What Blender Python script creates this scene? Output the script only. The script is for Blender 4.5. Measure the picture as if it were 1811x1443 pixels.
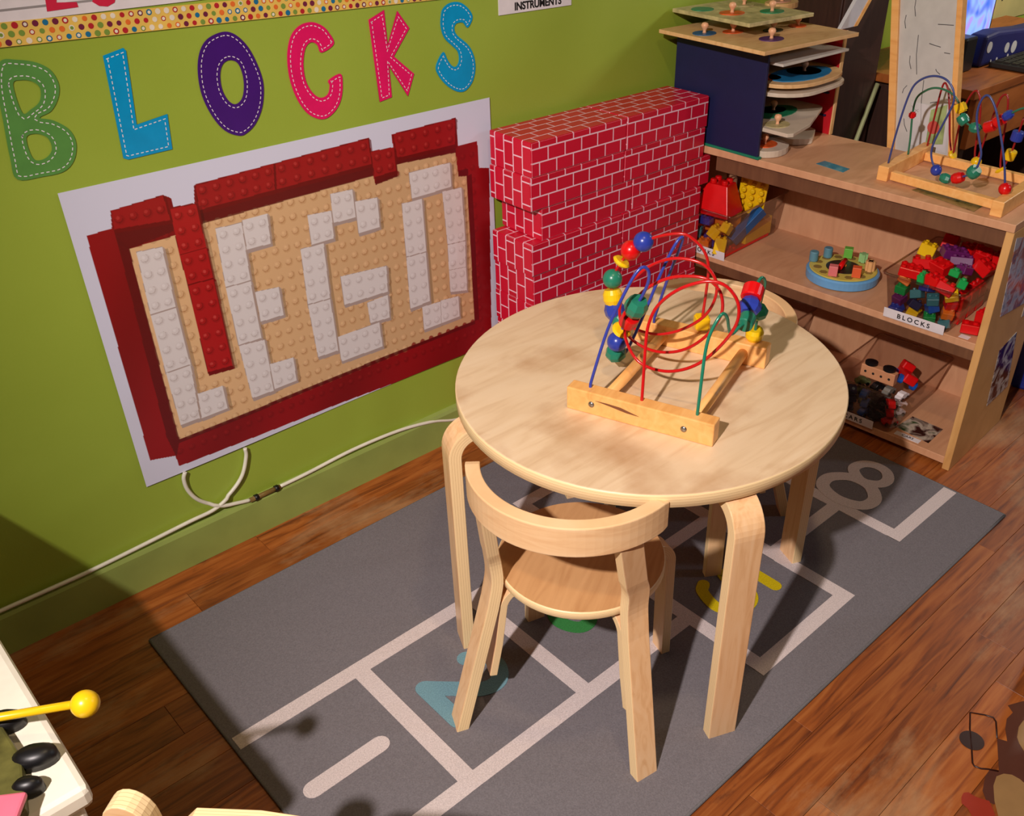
import bpy, bmesh, math, random
import numpy as np
from mathutils import Vector, Matrix, Quaternion
for o in list(bpy.data.objects): bpy.data.objects.remove(o)
PI = math.pi
scene = bpy.context.scene
COL = scene.collection

# ---------------------------------------------------------------- camera
cd = bpy.data.cameras.new('camera'); cam = bpy.data.objects.new('camera', cd); COL.objects.link(cam)
cam.matrix_world = Matrix.Translation((-0.2780, -1.6614, 1.3519)) @ Matrix.Rotation(-0.7681, 4, 'Z') @ Matrix.Rotation(0.9886, 4, 'X') @ Matrix.Rotation(0.0071, 4, 'Z')
cd.sensor_fit = 'HORIZONTAL'; cd.sensor_width = 36.0
cd.lens = 1659.9 * 36.0 / 1811.0
cd.shift_x = -105.5 / 1811.0; cd.shift_y = 37.5 / 1811.0
cd.clip_start = 0.02; cd.clip_end = 50
scene.camera = cam
# ---------------------------------------------------------------- light and exposure
scene.view_settings.view_transform = 'Standard'
scene.view_settings.look = 'None'
scene.view_settings.gamma = 1.0
scene.view_settings.use_curve_mapping = False
scene.view_settings.exposure = 0.2
w = bpy.data.worlds.new('world'); scene.world = w; w.use_nodes = True
w.node_tree.nodes['Background'].inputs[0].default_value = (0.6, 0.65, 0.8, 1)
w.node_tree.nodes['Background'].inputs[1].default_value = 0.03
def lamp(name, loc, power, col, size, target=(0.8, -0.7, 0.3)):
    l = bpy.data.lights.new(name, 'AREA'); l.shape = 'DISK'; l.size = size; l.energy = power; l.color = col
    o = bpy.data.objects.new(name, l); COL.objects.link(o); o.location = loc
    o.rotation_euler = (Vector(target) - Vector(loc)).to_track_quat('-Z', 'Y').to_euler()
    return o
def spot(name, loc, target, power, col, r, cone, blend):
    l = bpy.data.lights.new(name, 'SPOT'); l.energy = power; l.color = col; l.shadow_soft_size = r; l.spot_size = math.radians(cone); l.spot_blend = blend
    o = bpy.data.objects.new(name, l); COL.objects.link(o); o.location = loc
    o.rotation_euler = (Vector(target) - Vector(loc)).to_track_quat('-Z', 'Y').to_euler()
spot('ceiling_lamp_main', (-1.10, -1.52, 2.06), (1.0, -0.75, 0.35), 270, (1.0, 0.88, 0.84), 0.03, 70, 0.9)
lamp('ceiling_lamp_warm', (0.45, -1.23, 2.34), 6, (1.0, 0.74, 0.44), 0.12, (0.5, -1.0, 0))
lamp('lamp_far_side', (3.2, -2.8, 1.85), 8, (0.84, 0.90, 1.0), 0.22, (1.9, -0.5, 0.6))

lamp('desk_corner_fill', (3.35, -1.0, 1.7), 12, (1.0, 0.93, 0.80), 0.25, (3.3, 0, 0.7))  # added fill light without a visible source, brightens the beige poster and desk
# ---------------------------------------------------------------- materials
def lin(c):
    c = c / 255.0
    return c / 12.92 if c <= 0.04045 else ((c + 0.055) / 1.055) ** 2.4
def C(r, g, b): return (lin(r), lin(g), lin(b), 1.0)
MATS = {}
def newmat(name):
    m = bpy.data.materials.new(name); m.use_nodes = True
    nt = m.node_tree; nt.nodes.clear()
    out = nt.nodes.new('ShaderNodeOutputMaterial'); b = nt.nodes.new('ShaderNodeBsdfPrincipled')
    nt.links.new(b.outputs[0], out.inputs[0]); return m, nt, b
def N(nt, t, **k):
    n = nt.nodes.new(t)
    for a, v in k.items():
        if hasattr(n, a): setattr(n, a, v)
        else: n.inputs[a].default_value = v
    return n
def plain(name, col, rough=0.5, var=0.06, scale=30, bump=0.0, metal=0.0, spec=0.5):
    """one colour with a faint procedural mottling"""
    if name in MATS: return MATS[name]
    m, nt, b = newmat(name)
    tc = N(nt, 'ShaderNodeTexCoord'); no = N(nt, 'ShaderNodeTexNoise'); no.inputs['Scale'].default_value = scale; no.inputs['Detail'].default_value = 4
    nt.links.new(tc.outputs['Object'], no.inputs['Vector'])
    r = N(nt, 'ShaderNodeValToRGB')
    e = r.color_ramp.elements
    e[0].position = 0.3; e[1].position = 0.7
    e[0].color = tuple(c * (1 - var) for c in col[:3]) + (1,); e[1].color = tuple(min(1, c * (1 + var)) for c in col[:3]) + (1,)
    nt.links.new(no.outputs[0], r.inputs[0]); nt.links.new(r.outputs[0], b.inputs['Base Color'])
    b.inputs['Roughness'].default_value = rough; b.inputs['Metallic'].default_value = metal
    b.inputs['Specular IOR Level'].default_value = spec
    if bump:
        bp = N(nt, 'ShaderNodeBump'); bp.inputs['Strength'].default_value = bump; bp.inputs['Distance'].default_value = 0.002
        nt.links.new(no.outputs[0], bp.inputs['Height']); nt.links.new(bp.outputs[0], b.inputs['Normal'])
    MATS[name] = m; return m
def ramp(nt, stops):
    r = N(nt, 'ShaderNodeValToRGB'); e = r.color_ramp.elements
    while len(e) < len(stops): e.new(0.5)
    for k, (p, c) in enumerate(stops): e[k].position = p; e[k].color = c
    return r
def wood(name, c1, c2, c3, scale=(6, 60, 6), rough=0.35, coord='Object', stain=None, rot=0.0):
    if name in MATS: return MATS[name]
    m, nt, b = newmat(name)
    tc = N(nt, 'ShaderNodeTexCoord'); mp = N(nt, 'ShaderNodeMapping'); mp.inputs['Scale'].default_value = scale; mp.inputs['Rotation'].default_value = (0, 0, rot)
    nt.links.new(tc.outputs[coord], mp.inputs[0])
    n1 = N(nt, 'ShaderNodeTexNoise'); n1.inputs['Scale'].default_value = 1.6; n1.inputs['Detail'].default_value = 6; n1.inputs['Distortion'].default_value = 1.2
    nt.links.new(mp.outputs[0], n1.inputs['Vector'])
    r = ramp(nt, [(0.25, c1), (0.5, c2), (0.78, c3)]); nt.links.new(n1.outputs[0], r.inputs[0])
    last = r.outputs[0]
    if stain:
        n2 = N(nt, 'ShaderNodeTexNoise'); n2.inputs['Scale'].default_value = stain[1]; n2.inputs['Detail'].default_value = 5
        nt.links.new(tc.outputs[coord], n2.inputs['Vector'])
        r2 = ramp(nt, [(0.52, (0, 0, 0, 1)), (0.72, (1, 1, 1, 1))]); nt.links.new(n2.outputs[0], r2.inputs[0])
        mx = N(nt, 'ShaderNodeMix'); mx.data_type = 'RGBA'; mx.inputs[7].default_value = stain[0]
        ml = N(nt, 'ShaderNodeMath'); ml.operation = 'MULTIPLY'; ml.inputs[1].default_value = stain[2]
        nt.links.new(r2.outputs[0], ml.inputs[0]); nt.links.new(ml.outputs[0], mx.inputs[0]); nt.links.new(last, mx.inputs[6]); last = mx.outputs[2]
    nt.links.new(last, b.inputs['Base Color']); b.inputs['Roughness'].default_value = rough
    MATS[name] = m; return m
def ply(name, c1, c2, rough=0.4, n=5):
    """laminated edge: stripes across uv.y"""
    if name in MATS: return MATS[name]
    m, nt, b = newmat(name)
    tc = N(nt, 'ShaderNodeTexCoord'); sp = N(nt, 'ShaderNodeSeparateXYZ'); nt.links.new(tc.outputs['UV'], sp.inputs[0])
    ml = N(nt, 'ShaderNodeMath'); ml.operation = 'MULTIPLY'; ml.inputs[1].default_value = n; nt.links.new(sp.outputs[1], ml.inputs[0])
    fr = N(nt, 'ShaderNodeMath'); fr.operation = 'FRACT'; nt.links.new(ml.outputs[0], fr.inputs[0])
    r = ramp(nt, [(0.0, c2), (0.14, c1), (0.86, c1)]); nt.links.new(fr.outputs[0], r.inputs[0])
    nt.links.new(r.outputs[0], b.inputs['Base Color']); b.inputs['Roughness'].default_value = rough
    MATS[name] = m; return m
BIRCH = wood('birch_veneer', C(226, 178, 128), C(238, 196, 146), C(244, 206, 160), (5, 5, 40), 0.32)
BIRCHH = wood('birch_veneer_vertical', C(222, 172, 120), C(238, 194, 144), C(242, 202, 156), (40, 40, 4), 0.32)
BTOP = wood('birch_top', C(210, 178, 140), C(226, 198, 162), C(232, 207, 174), (3, 22, 3), 0.38, stain=(C(172, 122, 78), 7.0, 0.6), rot=0.5)
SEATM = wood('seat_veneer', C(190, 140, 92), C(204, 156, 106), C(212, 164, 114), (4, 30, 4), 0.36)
EDGE = ply('ply_edge', C(244, 214, 162), C(178, 130, 82))
PINE = wood('pine', C(226, 158, 86), C(240, 178, 104), C(246, 190, 120), (30, 4, 30), 0.4)
SHELFW = wood('shelf_maple', C(196, 144, 106), C(206, 154, 116), C(214, 164, 124), (4, 20, 4), 0.5)
SHELFE = wood('shelf_edge', C(200, 150, 88), C(214, 164, 100), C(224, 176, 112), (4, 20, 4), 0.5)
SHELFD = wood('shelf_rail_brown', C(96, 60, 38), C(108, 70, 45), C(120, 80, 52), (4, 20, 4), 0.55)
PUZW = wood('puzzle_ply', C(206, 160, 104), C(222, 178, 122), C(230, 190, 136), (10, 30, 10), 0.45)
KNOB = wood('knob_wood', C(222, 160, 118), C(232, 172, 130), C(238, 182, 142), (10, 10, 40), 0.4)
RED = plain('red_plastic', C(214, 14, 18), 0.28); BLUE = plain('blue_paint', C(44, 62, 160), 0.28); GREEN = plain('green_paint', C(36, 124, 98), 0.3)
YELLOW = plain('yellow_paint', C(240, 196, 20), 0.3); PURPLE = plain('purple_plastic', C(104, 30, 96), 0.35); LGREEN = plain('green_plastic', C(22, 158, 74), 0.3)
REDW = plain('red_wire', C(196, 20, 24), 0.22); BLUEW = plain('blue_wire', C(54, 66, 160), 0.22); GREENW = plain('green_wire', C(34, 122, 96), 0.22)
ORANGE = plain('orange_plastic', C(236, 128, 34), 0.35); NAVY = plain('navy_board', C(14, 18, 66), 0.6); TEAL = plain('teal_plastic', C(58, 130, 140), 0.4)
BLACK = plain('black_plastic', C(16, 15, 17), 0.4); WHITE = plain('white_paper', C(226, 220, 224), 0.6); WPLA = plain('white_plastic', C(238, 232, 214), 0.35)
CREAM = plain('cream_wall', C(112, 102, 92), 0.8); BLUEP = plain('blue_plastic', C(18, 84, 176), 0.35); PINK = plain('pink_paint', C(232, 116, 140), 0.4)
DKBROWN = wood('dark_wood', C(46, 26, 20), C(58, 34, 26), C(66, 40, 30), (30, 30, 3), 0.5)
STEEL = plain('steel', C(150, 146, 140), 0.3, metal=0.9)
CARDBROWN = plain('brown_board', C(120, 72, 40), 0.7)
DKHOLE = plain('dark_hole', C(24, 20, 18), 0.8)
def clear(name, tint, gloss=0.10):
    m = bpy.data.materials.new(name); m.use_nodes = True; nt = m.node_tree; nt.nodes.clear()
    out = nt.nodes.new('ShaderNodeOutputMaterial'); mix = nt.nodes.new('ShaderNodeMixShader'); t = nt.nodes.new('ShaderNodeBsdfTransparent'); g = nt.nodes.new('ShaderNodeBsdfGlossy')
    lw = nt.nodes.new('ShaderNodeLayerWeight'); lw.inputs[0].default_value = 0.25
    ad = nt.nodes.new('ShaderNodeMath'); ad.operation = 'MULTIPLY_ADD'; ad.inputs[1].default_value = 0.5; ad.inputs[2].default_value = gloss * 0.4
    nt.links.new(lw.outputs[1], ad.inputs[0])
    t.inputs[0].default_value = tint; g.inputs[0].default_value = (0.9, 0.85, 0.8, 1); g.inputs['Roughness'].default_value = 0.12
    nt.links.new(ad.outputs[0], mix.inputs[0]); nt.links.new(t.outputs[0], mix.inputs[1]); nt.links.new(g.outputs[0], mix.inputs[2]); nt.links.new(mix.outputs[0], out.inputs[0])
    return m
CLEAR = clear('clear_plastic', (0.82, 0.77, 0.76, 1), 0.14)
RIMP = clear('rim_plastic', (0.85, 0.80, 0.78, 1), 0.3)

# ---------------------------------------------------------------- builders
def link_mesh(name, bm, mats, parent=None, bevel=0.0, smooth=False, seg=2):
    bmesh.ops.recalc_face_normals(bm, faces=bm.faces)
    me = bpy.data.meshes.new(name); bm.to_mesh(me); bm.free()
    if not isinstance(mats, (list, tuple)): mats = [mats]
    for m in mats: me.materials.append(m)
    if smooth:
        for p in me.polygons: p.use_smooth = True
    o = bpy.data.objects.new(name, me); COL.objects.link(o)
    if parent: o.parent = parent
    if bevel:
        md = o.modifiers.new('bevel', 'BEVEL'); md.width = bevel; md.segments = seg; md.limit_method = 'ANGLE'; md.angle_limit = math.radians(40)
    return o
def tag(o, label=None, cat=None, group=None, kind=None):
    if label: o['label'] = label
    if cat: o['category'] = cat
    if group: o['group'] = group
    if kind: o['kind'] = kind
    return o
def empty(name, loc=(0, 0, 0), rz=0.0):
    o = bpy.data.objects.new(name, None); COL.objects.link(o); o.location = loc; o.rotation_euler = (0, 0, rz); o.empty_display_size = 0.05
    return o
def place(o, loc, rot=(0, 0, 0)):
    o.location = loc; o.rotation_euler = rot; return o
def b_box(bm, c, s, M=None, mi=0):
    r = bmesh.ops.create_cube(bm, size=1.0)
    T = Matrix.Translation(c) @ Matrix.Diagonal((s[0], s[1], s[2], 1))
    if M: T = M @ T
    bmesh.ops.transform(bm, matrix=T, verts=r['verts'])
    if mi:
        for f in {f for v in r['verts'] for f in v.link_faces}: f.material_index = mi
    return r['verts']
def box(name, c, s, mat, parent=None, bevel=0.0015, rz=0.0):
    """box whose object origin is its centre"""
    bm = bmesh.new(); b_box(bm, (0, 0, 0), s); o = link_mesh(name, bm, mat, parent, bevel); o.location = c; o.rotation_euler = (0, 0, rz); return o
def lathe(bm, prof, n=24, M=None, mi=0):
    """prof: list of (r, z)"""
    rings = []
    for r, z in prof:
        if r < 1e-6: rings.append([bm.verts.new((0, 0, z))])
        else: rings.append([bm.verts.new((r * math.cos(2 * PI * k / n), r * math.sin(2 * PI * k / n), z)) for k in range(n)])
    fs = []
    for a, b in zip(rings, rings[1:]):
        for k in range(n):
            k2 = (k + 1) % n
            if len(a) == 1 and len(b) == 1: continue
            if len(a) == 1: fs.append(bm.faces.new((a[0], b[k], b[k2])))
            elif len(b) == 1: fs.append(bm.faces.new((a[k], a[k2], b[0])))
            else: fs.append(bm.faces.new((a[k], a[k2], b[k2], b[k])))
    if len(rings[0]) > 1: fs.append(bm.faces.new(rings[0][::-1]))
    if len(rings[-1]) > 1: fs.append(bm.faces.new(rings[-1]))
    for f in fs: f.material_index = mi
    if M: bmesh.ops.transform(bm, matrix=M, verts=[v for r in rings for v in r])
def prism(bm, pts, z0, z1, M=None, mi=0):
    """extrude a simple polygon pts (x,y)"""
    lo = [bm.verts.new((x, y, z0)) for x, y in pts]; hi = [bm.verts.new((x, y, z1)) for x, y in pts]
    fs = [bm.faces.new(lo[::-1]), bm.faces.new(hi)]
    n = len(pts)
    for k in range(n): fs.append(bm.faces.new((lo[k], lo[(k + 1) % n], hi[(k + 1) % n], hi[k])))
    for f in fs: f.material_index = mi
    if M: bmesh.ops.transform(bm, matrix=M, verts=lo + hi)
    return fs
def spline(pts, sub=6, closed=False):
    P = [Vector(p) for p in pts]; out = []; n = len(P)
    rng = range(n if closed else n - 1)
    for i in rng:
        p1 = P[i]; p2 = P[(i + 1) % n]
        p0 = P[i - 1] if (i > 0 or closed) else p1 * 2 - p2
        p3 = P[(i + 2) % n] if (i + 2 < n or closed) else p2 * 2 - p1
        for k in range(sub):
            t = k / sub
            out.append(0.5 * ((2 * p1) + (p2 - p0) * t + (2 * p0 - 5 * p1 + 4 * p2 - p3) * t * t + (3 * p1 - p0 - 3 * p2 + p3) * t ** 3))
    if not closed: out.append(P[-1])
    return out
def tube(bm, pts, r, n=8, mi=0):
    pts = [Vector(p) for p in pts]; rings = []; up = None
    for i, p in enumerate(pts):
        t = (pts[min(i + 1, len(pts) - 1)] - pts[max(i - 1, 0)]).normalized()
        if up is None: up = t.orthogonal().normalized()
        up = (up - t * up.dot(t)).normalized(); s = t.cross(up)
        rings.append([bm.verts.new(p + (up * math.cos(2 * PI * k / n) + s * math.sin(2 * PI * k / n)) * r) for k in range(n)])
    for a, b in zip(rings, rings[1:]):
        for k in range(n):
            f = bm.faces.new((a[k], a[(k + 1) % n], b[(k + 1) % n], b[k])); f.smooth = True; f.material_index = mi
    bm.faces.new(rings[0][::-1]).material_index = mi; bm.faces.new(rings[-1]).material_index = mi
def strip(bm, path, wd, width, thick, widths=None):
    """bent laminated strip; broad faces slot 0, laminated edges slot 1 with uv across the layers"""
    uvl = bm.loops.layers.uv.verify()
    wd = Vector(wd).normalized(); path = [Vector(p) for p in path]; rings = []
    L = 0.0; Ls = []
    for i, p in enumerate(path):
        if i: L += (p - path[i - 1]).length
        Ls.append(L)
        t = (path[min(i + 1, len(path) - 1)] - path[max(i - 1, 0)]).normalized(); nn = t.cross(wd).normalized()
        w_ = widths[i] if widths else width
        rings.append([bm.verts.new(p + wd * (w_ / 2 * a) + nn * (thick / 2 * b)) for a, b in ((-1, -1), (1, -1), (1, 1), (-1, 1))])
    for i, (a, b) in enumerate(zip(rings, rings[1:])):
        for k in range(4):
            k2 = (k + 1) % 4
            f = bm.faces.new((a[k], a[k2], b[k2], b[k])); f.smooth = False
            f.material_index = 1 if k in (1, 3) else 0
            u0, u1 = Ls[i], Ls[i + 1]
            uv = {0: ((u0, 0), (u0, 1), (u1, 1), (u1, 0)), 1: ((u0, 0), (u0, 1), (u1, 1), (u1, 0)), 2: ((u0, 0), (u0, 1), (u1, 1), (u1, 0)), 3: ((u0, 1), (u0, 0), (u1, 0), (u1, 1))}[k]
            for l, q in zip(f.loops, uv): l[uvl].uv = q
    for rg, fl in ((rings[0], True), (rings[-1], False)):
        f = bm.faces.new(rg[::-1] if fl else rg); f.material_index = 1
        for l in f.loops:
            k = rg.index(l.vert); l[uvl].uv = (0, 0 if k < 2 else 1)
def copy_tree(o, parent=None, cats=True):
    c = o.copy(); COL.objects.link(c); c.parent = parent
    for ch in list(o.children): copy_tree(ch, c)
    return c
def text(name, s, size, M, mat, parent=None, ext=0.0003, bold=0.0, sp=1.0):
    cu = bpy.data.curves.new(name, 'FONT'); cu.body = s; cu.size = size; cu.extrude = ext; cu.align_x = 'CENTER'; cu.align_y = 'CENTER'; cu.offset = bold; cu.space_character = sp
    o = bpy.data.objects.new(name, cu); COL.objects.link(o)
    bpy.context.view_layer.update()
    me = bpy.data.meshes.new_from_object(o.evaluated_get(bpy.context.evaluated_depsgraph_get()))
    bpy.data.objects.remove(o)
    me.materials.clear(); me.materials.append(mat)
    o = bpy.data.objects.new(name, me); COL.objects.link(o); o.matrix_world = M
    if parent: o.parent = parent; o.matrix_parent_inverse = Matrix.Identity(4); o.matrix_basis = M
    return o
def axes(o, x, y, z):
    """matrix with columns x,y,z and origin o"""
    return Matrix((( x[0], y[0], z[0], o[0]), (x[1], y[1], z[1], o[1]), (x[2], y[2], z[2], o[2]), (0, 0, 0, 1)))
# ---------------------------------------------------------------- traced measurements (metres; poster in mm)
P_RED = [[24.8,80.1],[68.3,78.4],[73.9,48.3],[166.8,42.5],[179.6,51.6],[179.8,67.8],[218.8,70.2],[225.0,38.1],[597.3,26.5],[598.2,54.4],[651.6,56.9],[650.7,30.2],[817.2,27.1],[818.5,87.6],[872.4,88.1],[874.1,148.5],[903.4,154.9],[897.2,311.7],[886.0,595.6],[672.1,601.9],[437.8,591.7],[71.5,581.6],[69.2,554.8],[21.6,543.3]]
P_TAN = [[86.8,121.3],[163.6,119.3],[225.8,109.5],[596.9,104.2],[599.7,124.5],[655.4,118.4],[656.1,94.0],[809.9,99.8],[814.9,154.2],[837.8,159.3],[836.1,518.9],[82.3,523.1]]
P_DARK = [[[70.6,84.0],[175.2,80.9],[170.7,110.7],[86.8,121.3],[72.1,109.5]],[[71.3,94.2],[87.5,118.9],[84.9,524.2],[71.0,559.1],[63.1,509.0]],[[223.2,85.3],[600.1,80.3],[596.8,105.3],[222.7,111.4]],[[601.4,111.0],[656.7,107.0],[655.2,119.6],[599.6,125.1]],[[657.7,81.0],[812.8,83.5],[811.3,101.3],[656.1,94.0]],[[814.3,141.6],[842.9,143.5],[841.7,160.2],[814.8,155.4]],[[837.8,159.3],[852.1,157.5],[850.7,520.1],[836.0,520.3]],[[82.3,523.1],[836.1,518.9],[837.2,527.5],[82.2,530.9]]]
P_BR = [[[[97.5,129.5],[144.2,132.2],[141.9,251.5],[93.1,252.0]],(2,4)],[[[93.1,252.0],[141.9,251.5],[142.7,375.3],[92.6,374.0]],(2,4)],[[[92.6,374.0],[142.7,375.3],[134.5,495.3],[94.7,494.0]],(2,4)],[[[141.1,440.0],[194.4,442.7],[194.4,496.2],[137.1,496.4]],(2,2)],[[[246.4,125.6],[299.6,127.1],[294.7,245.8],[242.2,243.9]],(2,4)],[[[300.4,123.5],[353.5,123.4],[349.7,184.0],[298.4,183.8]],(2,2)],[[[242.2,243.9],[294.7,245.8],[293.9,372.7],[243.3,370.0]],(2,4)],[[[298.7,270.6],[350.6,276.2],[349.6,339.0],[297.8,336.8]],(2,2)],[[[243.3,370.0],[299.4,376.0],[298.2,498.3],[248.2,496.3]],(2,4)],[[[298.9,434.2],[354.1,438.8],[352.8,494.6],[298.8,495.1]],(2,2)],[[[435.9,148.2],[490.5,152.3],[487.8,211.5],[434.6,211.7]],(2,2)],[[[492.6,118.4],[545.0,120.5],[545.0,180.8],[490.7,179.7]],(2,2)],[[[545.9,146.8],[601.0,151.3],[599.6,216.1],[545.9,217.1]],(2,2)],[[[409.4,212.3],[462.9,213.6],[459.7,337.6],[405.7,334.6]],(2,4)],[[[405.7,334.6],[459.7,337.6],[460.8,463.4],[409.8,461.2]],(2,4)],[[[489.4,296.4],[606.0,306.0],[602.1,367.1],[489.5,363.5]],(4,2)],[[[545.6,375.4],[601.3,373.5],[599.5,430.6],[547.4,426.4]],(2,2)],[[[462.3,430.1],[572.1,431.5],[573.1,494.5],[463.4,491.9]],(4,2)],[[[683.6,117.6],[794.8,119.0],[794.0,174.4],[686.0,174.8]],(4,2)],[[[658.9,179.2],[713.1,180.1],[712.0,304.1],[657.5,301.6]],(2,4)],[[[657.5,301.6],[712.0,304.1],[711.7,426.4],[654.8,428.5]],(2,4)],[[[767.1,177.4],[822.2,180.9],[823.1,308.5],[771.5,304.3]],(2,4)],[[[771.5,304.3],[823.1,308.5],[820.1,372.8],[770.3,366.3]],(2,2)],[[[770.3,366.3],[820.1,372.8],[819.9,432.8],[769.7,421.9]],(2,2)],[[[687.6,432.5],[740.3,435.7],[737.7,492.3],[687.0,492.7]],(2,2)],[[[740.4,433.7],[792.9,438.6],[792.9,493.0],[737.7,492.3]],(2,2)]]
P_RB = [[[[172.7,70.1],[221.2,70.8],[223.3,157.1],[170.3,156.6]],(2,3)],[[[170.3,156.6],[223.3,157.1],[223.7,218.2],[172.4,216.4]],(2,2)],[[[172.4,216.4],[223.7,218.2],[223.3,409.5],[170.6,404.7]],(2,6)],[[[225.6,39.8],[384.7,34.0],[378.5,83.2],[223.2,85.3]],(6,2)],[[[384.7,34.0],[597.1,28.1],[598.8,80.0],[378.5,83.2]],(7,2)],[[[596.7,55.3],[653.6,57.3],[654.7,106.5],[599.7,108.9]],(2,2)],[[[653.2,31.8],[817.1,28.2],[812.8,83.5],[657.7,81.0]],(5,2)],[[[73.6,49.2],[167.9,43.8],[170.5,90.0],[69.9,81.3]],(4,1)]]
LET = {'B':[[[0.1283,1.0333],[0.1518,1.0324],[0.1778,1.0246],[0.1945,1.0106],[0.2,0.9887],[0.193,0.9684],[0.1776,0.9516],[0.1587,0.9449],[0.1777,0.9371],[0.1965,0.9194],[0.201,0.896],[0.1904,0.8706],[0.17,0.8565],[0.137,0.8555],[0.1,0.8597],[0.1,0.8942],[0.1066,0.9493],[0.114,1.0022]],[[0.1357,0.9988],[0.1491,1.0033],[0.164,0.9985],[0.1718,0.9868],[0.1656,0.9687],[0.1504,0.9593],[0.1364,0.9567]],[[0.1316,0.9195],[0.1479,0.9221],[0.1619,0.9118],[0.1629,0.8946],[0.1515,0.8834],[0.1362,0.8821],[0.1301,0.8932]]],'L':[[[0.2771,1.0207],[0.3114,1.0281],[0.3147,1.0233],[0.303,0.9072],[0.3579,0.915],[0.3529,0.8559],[0.2752,0.854],[0.2681,0.8579]]],'O':[[[0.4831,1.0312],[0.5051,1.0244],[0.5244,1.002],[0.537,0.9694],[0.542,0.9347],[0.5324,0.8965],[0.5137,0.8696],[0.4926,0.8562],[0.4774,0.8551],[0.4539,0.8682],[0.4359,0.8962],[0.4249,0.9343],[0.4256,0.9717],[0.435,1.0025],[0.4531,1.0228]],[[0.4863,0.9847],[0.5007,0.9771],[0.5058,0.9573],[0.5041,0.9358],[0.4966,0.9175],[0.4831,0.91],[0.4708,0.918],[0.4632,0.9376],[0.464,0.9612],[0.472,0.9788]]],'C':[[[0.6968,0.9842],[0.6678,0.9721],[0.6617,0.9863],[0.6492,0.9928],[0.636,0.9838],[0.6272,0.9564],[0.628,0.9262],[0.6386,0.9041],[0.6538,0.8927],[0.6697,0.8964],[0.6763,0.9109],[0.6755,0.9214],[0.7026,0.9291],[0.7046,0.909],[0.6977,0.8838],[0.6835,0.865],[0.663,0.8537],[0.6445,0.8544],[0.6223,0.8679],[0.6059,0.8941],[0.5968,0.926],[0.5952,0.9561],[0.5998,0.9848],[0.6116,1.0097],[0.6313,1.024],[0.6549,1.027],[0.6743,1.0199],[0.6872,1.0076]]],'K':[[[0.7779,1.0166],[0.8148,1.03],[0.8154,0.9661],[0.8449,1.0252],[0.8698,0.9905],[0.8274,0.9435],[0.8722,0.9036],[0.8524,0.8624],[0.814,0.9268],[0.8135,0.8672],[0.7839,0.8628]]],'S':[[[0.9556,1.0173],[0.9741,1.0259],[0.9992,1.0243],[1.0202,1.0104],[1.0301,0.992],[1.0161,0.974],[1.0036,0.9852],[0.9867,0.9851],[0.9809,0.976],[0.9872,0.9627],[1.0152,0.9398],[1.0288,0.9155],[1.0309,0.8895],[1.0215,0.8648],[1.0012,0.8494],[0.9786,0.8513],[0.9536,0.8669],[0.9336,0.8898],[0.9282,0.9102],[0.9484,0.9349],[0.9581,0.9198],[0.968,0.9061],[0.9802,0.902],[0.9885,0.9127],[0.9869,0.9297],[0.9746,0.9424],[0.9543,0.9614],[0.947,0.9839],[0.9495,1.0048]]],'L2':[[[0.2172,1.1321],[0.2369,1.1303],[0.2288,1.1045],[0.2581,1.1022],[0.2586,1.095],[0.2122,1.0937]]],'O2':[[[0.2877,1.1096],[0.2809,1.1003],[0.2898,1.0933],[0.3023,1.0911],[0.3145,1.0956],[0.3204,1.1064],[0.3109,1.1154],[0.2961,1.1168]]]}
CABLE1 = [[-0.2142,0.0,0.1031],[-0.1564,0.0,0.1029],[-0.076,0.0,0.1015],[0.0091,-0.0,0.1011],[0.1118,0.0,0.1054],[0.2089,0.0,0.1105],[0.2658,0.0,0.1129],[0.3085,0.0,0.1328],[0.3405,0.0,0.1617],[0.3578,0.0,0.2021],[0.3595,0.0,0.2233]]
CABLE2 = [[0.2282,0.0,0.2264],[0.2222,0.0,0.2108],[0.2249,0.0,0.1806],[0.2418,0.0,0.1467],[0.279,0.0,0.1149],[0.3154,0.0,0.1032],[0.3432,0.0,0.0962]]
CONN = [[0.3432,0.0,0.0962],[0.4155,0.0,0.0961]]
CABLE3 = [[0.4127,0.0,0.096],[0.4869,-0.0,0.098],[0.6076,0.0,0.105],[0.7345,0.0,0.1001],[0.8343,0.0,0.0821],[0.9033,0.0,0.0586],[0.9953,0.0,0.0463]]
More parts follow.
